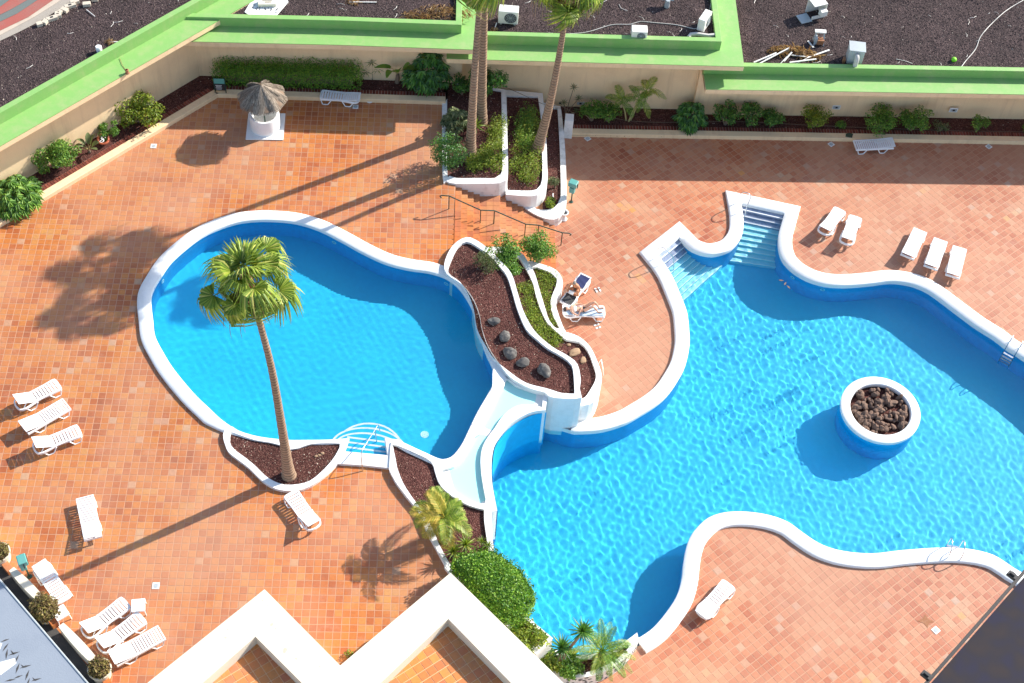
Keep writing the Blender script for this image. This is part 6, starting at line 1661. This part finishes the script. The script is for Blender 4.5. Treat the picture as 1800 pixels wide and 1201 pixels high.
ob = empty('roof_vent', tuple(W(1172, 12, zm)), 0, 'grey vent pipe with flanges at the top edge of the middle roof', 'vent')
mb = MB(); mb.tube([(0, 0, 0), (0, -.08, .5)], [.13, .11], 12); mb.build('pipe', M['grey'], ob, smooth=50)
mb = MB(); mb.box((0, .12, .45), (.6, .24, .16)); mb.build('flange', M['grey'], ob, bevel=.01)
def run(name, pts, z, r_, mat, label, cat='cable'):
    P = smooth_path(WP(pts, z), False, .25); mb = MB(); mb.tube(P, r_, 6); return tag(mb.build(name, M[mat], smooth=60), label, cat)
run('drain_pipe', [(1210,66),(1214,61),(1225,60),(1245,63),(1256,62),(1262,54)], zm + .1, .10, 'greypipe', 'fat bent grey pipe lying in the corner of the middle roof', 'pipe')
run('cable', [(925,59),(985,60),(1030,57),(1075,44),(1108,43),(1125,38),(1150,40),(1190,44),(1220,51),(1232,49)], zm + .03, .022, 'greypipe', 'pale cable snaking across the middle roof to an air conditioner')
run('cable', [(1088,8),(1092,15),(1103,19)], zm + .03, .016, 'greypipe', 'short curled cable piece on the middle roof', 'cable')
run('cable', [(1238,24),(1248,16),(1250,2),(1262,-12)], zm + .03, .014, 'greypipe', 'thin cable rising from the sideways air conditioner', 'cable')
run('cable', [(1688,120),(1697,108),(1715,86),(1724,64),(1745,40),(1770,18),(1800,0),(1830,-15)], zr + .03, .022, 'greypipe', 'long pale cable running up the right-hand roof')
run('pipe', [(1575,104),(1590,107),(1604,112)], zr + .03, .012, 'plastic_old', 'thin straight rod near the right-hand parapet', 'rod')
run('cable', [(1000,188),(1080,208),(1150,215),(1300,214),(1420,220),(1560,226),(1680,230),(1810,232)], LO + .14, .013, 'wood', 'thin brown irrigation hose along the right-hand bed', 'hose')
run('cable', [(886,152),(915,165),(960,185),(985,186),(1010,200)], -.4, .012, 'wood', 'thin brown hose crossing the tops of the terraced planters', 'hose')
c_ = W(1677, 105, zr + .09); mb = MB(); mb.lathe([(.13 * math.sin(t) + 1e-3, -.13 * math.cos(t)) for t in np.linspace(0, math.pi, 12)], 20, tuple(c_)); tag(mb.build('ball', M['ball'], smooth=80), 'neon green ball on the right-hand gravel roof', 'ball')
# dry palm debris heap
db = empty('palm_debris', tuple(W(1400, 100, zr)), 0, 'heap of dry palm stalks and torn fronds near the roof corner', 'debris')
dbo = W(1400, 100, zr); r = random.Random(5)
for (x0, y0, x1, y1, w_) in ((1325,110,1365,93,.09),(1335,112,1388,84,.08),(1378,108,1392,92,.09),(1382,96,1418,100,.06),(1388,110,1435,104,.09),(1418,102,1458,88,.10),(1345,104,1388,87,.05),(1372,112,1383,100,.04),(1400,112,1424,100,.04)):
    a, b_ = W(x0, y0, zr + r.uniform(.05, .12)) - dbo, W(x1, y1, zr + r.uniform(.08, .25)) - dbo
    mb = MB(); mb.bar(a, b_, w_ * .8, .035); mb.build('stalk', M['plastic_old'], db)
leaves('torn_fronds', [(-.1, .3, .12, .9, .28, .1), (-.9, .15, .1, .5, .25, .08), (.6, .1, .08, .7, .25, .06)], 420, .34, M['frond_dry'], db, aspect=.12, up=1.2, seed=8)
def small_dry(px_, py_, z, L, label, rz=0):
    o = empty('dry_frond', tuple(W(px_, py_, z)), rz, label, 'dry frond')
    mb = MB(); mb.bar((-L / 2, 0, .03), (L / 2, 0, .05), .04, .03); mb.build('stalk', M['plastic_old'], o)
    leaves('leaflets', [(-L * .35, 0, .05, L * .3, .12, .05)], 70, .2, M['frond_dry'], o, aspect=.14, up=1.2, seed=int(px_)); return o
small_dry(638, 5, zl, 1.3, 'orange-brown dry frond at the top edge of the left roof', .1)
small_dry(870, 50, zm, .7, 'orange dry frond beneath the twin palm crowns on the middle roof', 1.4)
small_dry(200, 75, zd, .45, 'broken pale stick near the diagonal parapet', .1)
leaves('dry_leaves', [(*W(785, 22, zl + .05), 1.3, .45, .05), (*W(735, 28, zl + .05), .8, .3, .04)], 700, .28, M['peb_red'] if False else M['frond_dry'], None, aspect=.08, up=1.3, seed=12)['kind'] = 'stuff'
# white board with crate
bd = empty('board', tuple(W(468, 14, zl + .02)), 0, 'white board lying on the left roof with dirt specks', 'board'); bdo = W(468, 14, zl + .02)
mb = MB(); mb.slab(rel(WP([(430,22),(446,33),(482,33),(507,4),(498,-12),(450,-12)], zl + .02), bdo), .03, 0); mb.build('sheet', M['board'], bd)
mb = MB()
for k in range(26): q = Vector((rng.normal(0, .45), rng.normal(-.12, .12), .04)); mb.box(q, (.05, .04, .02), rng.uniform(0, 3))
mb.build('dirt_specks', M['asphalt'], bd)['kind'] = 'stuff'
cr = empty('crate', tuple(W(470, 8, zl + .05)), .15, 'shallow cream plastic crate resting on the white board', 'crate')
mb = MB(); mb.box((0, 0, .10), (.85, .40, .16)); mb.build('tray', M['cream_pale'], cr, bevel=.02)
mb = MB(); mb.box((0, .05, .185), (.45, .03, .01)); mb.box((.05, -.05, .185), (.3, .03, .01)); mb.build('slot_shade', M['black'], cr)  # black bars paint the shade of slots in the solid tray
# concrete block rubble along the verge
for k, (x_, y_, sx_, rz) in enumerate(((70,45,.26,.6),(80,41,.28,1.3),(92,35,.5,.6),(101,27,.20,.2),(106,24,.2,1),(104,30,.2,2),(114,20,.34,-.4),(124,13,.52,.6),(132,6,.4,.6),(153,10,.36,.3),(167,1,.3,.2))):
    o = empty('concrete_block', tuple(W(x_, y_, zd)), rz, ['leftmost pale block fragment of the row along the roof verge','small upright block chunk, second from the left in the row','long hollow block lying left of the middle of the row','upper small rubble chunk behind the long hollow block','rubble chunk touching the upper small one in the row','lower rubble chunk beside the long hollow block','squarish tilted block in the middle of the row','largest hollow block near the upper end of the row','cracked block at the upper end of the row against the verge','separate diamond-shaped block right of the row','broken block cut by the top edge of the photo'][k], 'concrete block', 'concrete blocks along the verge')
    mb = MB(); mb.box((0, 0, .08), (sx_, .22, .17)); mb.build('block', M['block'], o, bevel=.012)
    if sx_ > .45:
        mb = MB(); mb.box((0, 0, .166), (.14, .1, .01)); mb.build('hollow', M['black'], o)  # black plate on the solid block paints the shade of its hole
mb = MB(); mb.tube([W(152, 17, zd + .05), W(167, 29, zd + .05)], .02, 6); tag(mb.build('white_stick', M['plastic_old']), 'thin white stick pointing away from the concrete blocks', 'stick')
c_ = W(175, 91, zd); mb = MB(); mb.lathe([(.13, 0), (.14, .3), (.12, .32), (.01, .30)], 16, tuple(c_)); tag(mb.build('white_pot', M['board'], smooth=50), 'white cylinder half hidden behind the diagonal parapet', 'pot')
mb = MB(); c_ = W(224, 129, 3.6); mb.lathe([(.10, 0), (.07, .12), (.09, .2), (.05, .22)], 10, tuple(c_)); mb.tube([c_, c_ + Vector((-.35, .5, .03)), c_ + Vector((-.55, .9, .03))], .01, 5); tag(mb.build('cable_junction', M['rust']), 'small rusty cable junction on the diagonal green ledge', 'junction box')
# litter sticks on the gravel roofs
mb = MB(); r = random.Random(9)
for (G, z, n_) in ((Gd, zd, 60), (Gr, zr, 60), (Gm, zm, 25), (Gl, zl, 25)):
    A = xy(G); lo, hi = A.min(0), A.max(0)
    for k in range(n_ * 3):
        q = (r.uniform(lo[0], hi[0]), r.uniform(lo[1], hi[1])); pq = pr(np.array([[q[0], q[1], z]]))[0]
        if pip([q], G)[0] and -20 < pq[0] < 1820 and pq[1] > -20:
            a = r.uniform(0, 3.14); l_ = r.uniform(.06, .25); p0 = Vector((q[0], q[1], z + .03)); mb.tube([p0, p0 + Vector((l_ * math.cos(a), l_ * math.sin(a), .02)), p0 + Vector((2 * l_ * math.cos(a + .3), 2 * l_ * math.sin(a + .3), 0))], .008, 3)
tag(mb.build('twigs', M['plastic_old']), 'dry twigs scattered over the gravel roofs', None, None, 'stuff')

# fallen leaves floating on the big pool
for k, (x_, y_, lab) in enumerate(((1373,493,'small dark leaf floating by the pool wall below the steps'),(1380,499,'darker curled leaf floating just right of the first one'),(1386,505,'leaf floating farthest from the pool steps'))):
    c_ = W(x_, y_, LO - .17); a = k * 1.1; d = Vector((math.cos(a), math.sin(a), 0)); nn = Vector((-d.y, d.x, 0))
    mb = MB(); mb.slab([c_ - d * .12, c_ - nn * .05, c_ + d * .13, c_ + nn * .04], LO - .158, LO - .166); tag(mb.build('leaf', M['wood']), lab, 'leaf', 'leaves floating on the large pool')
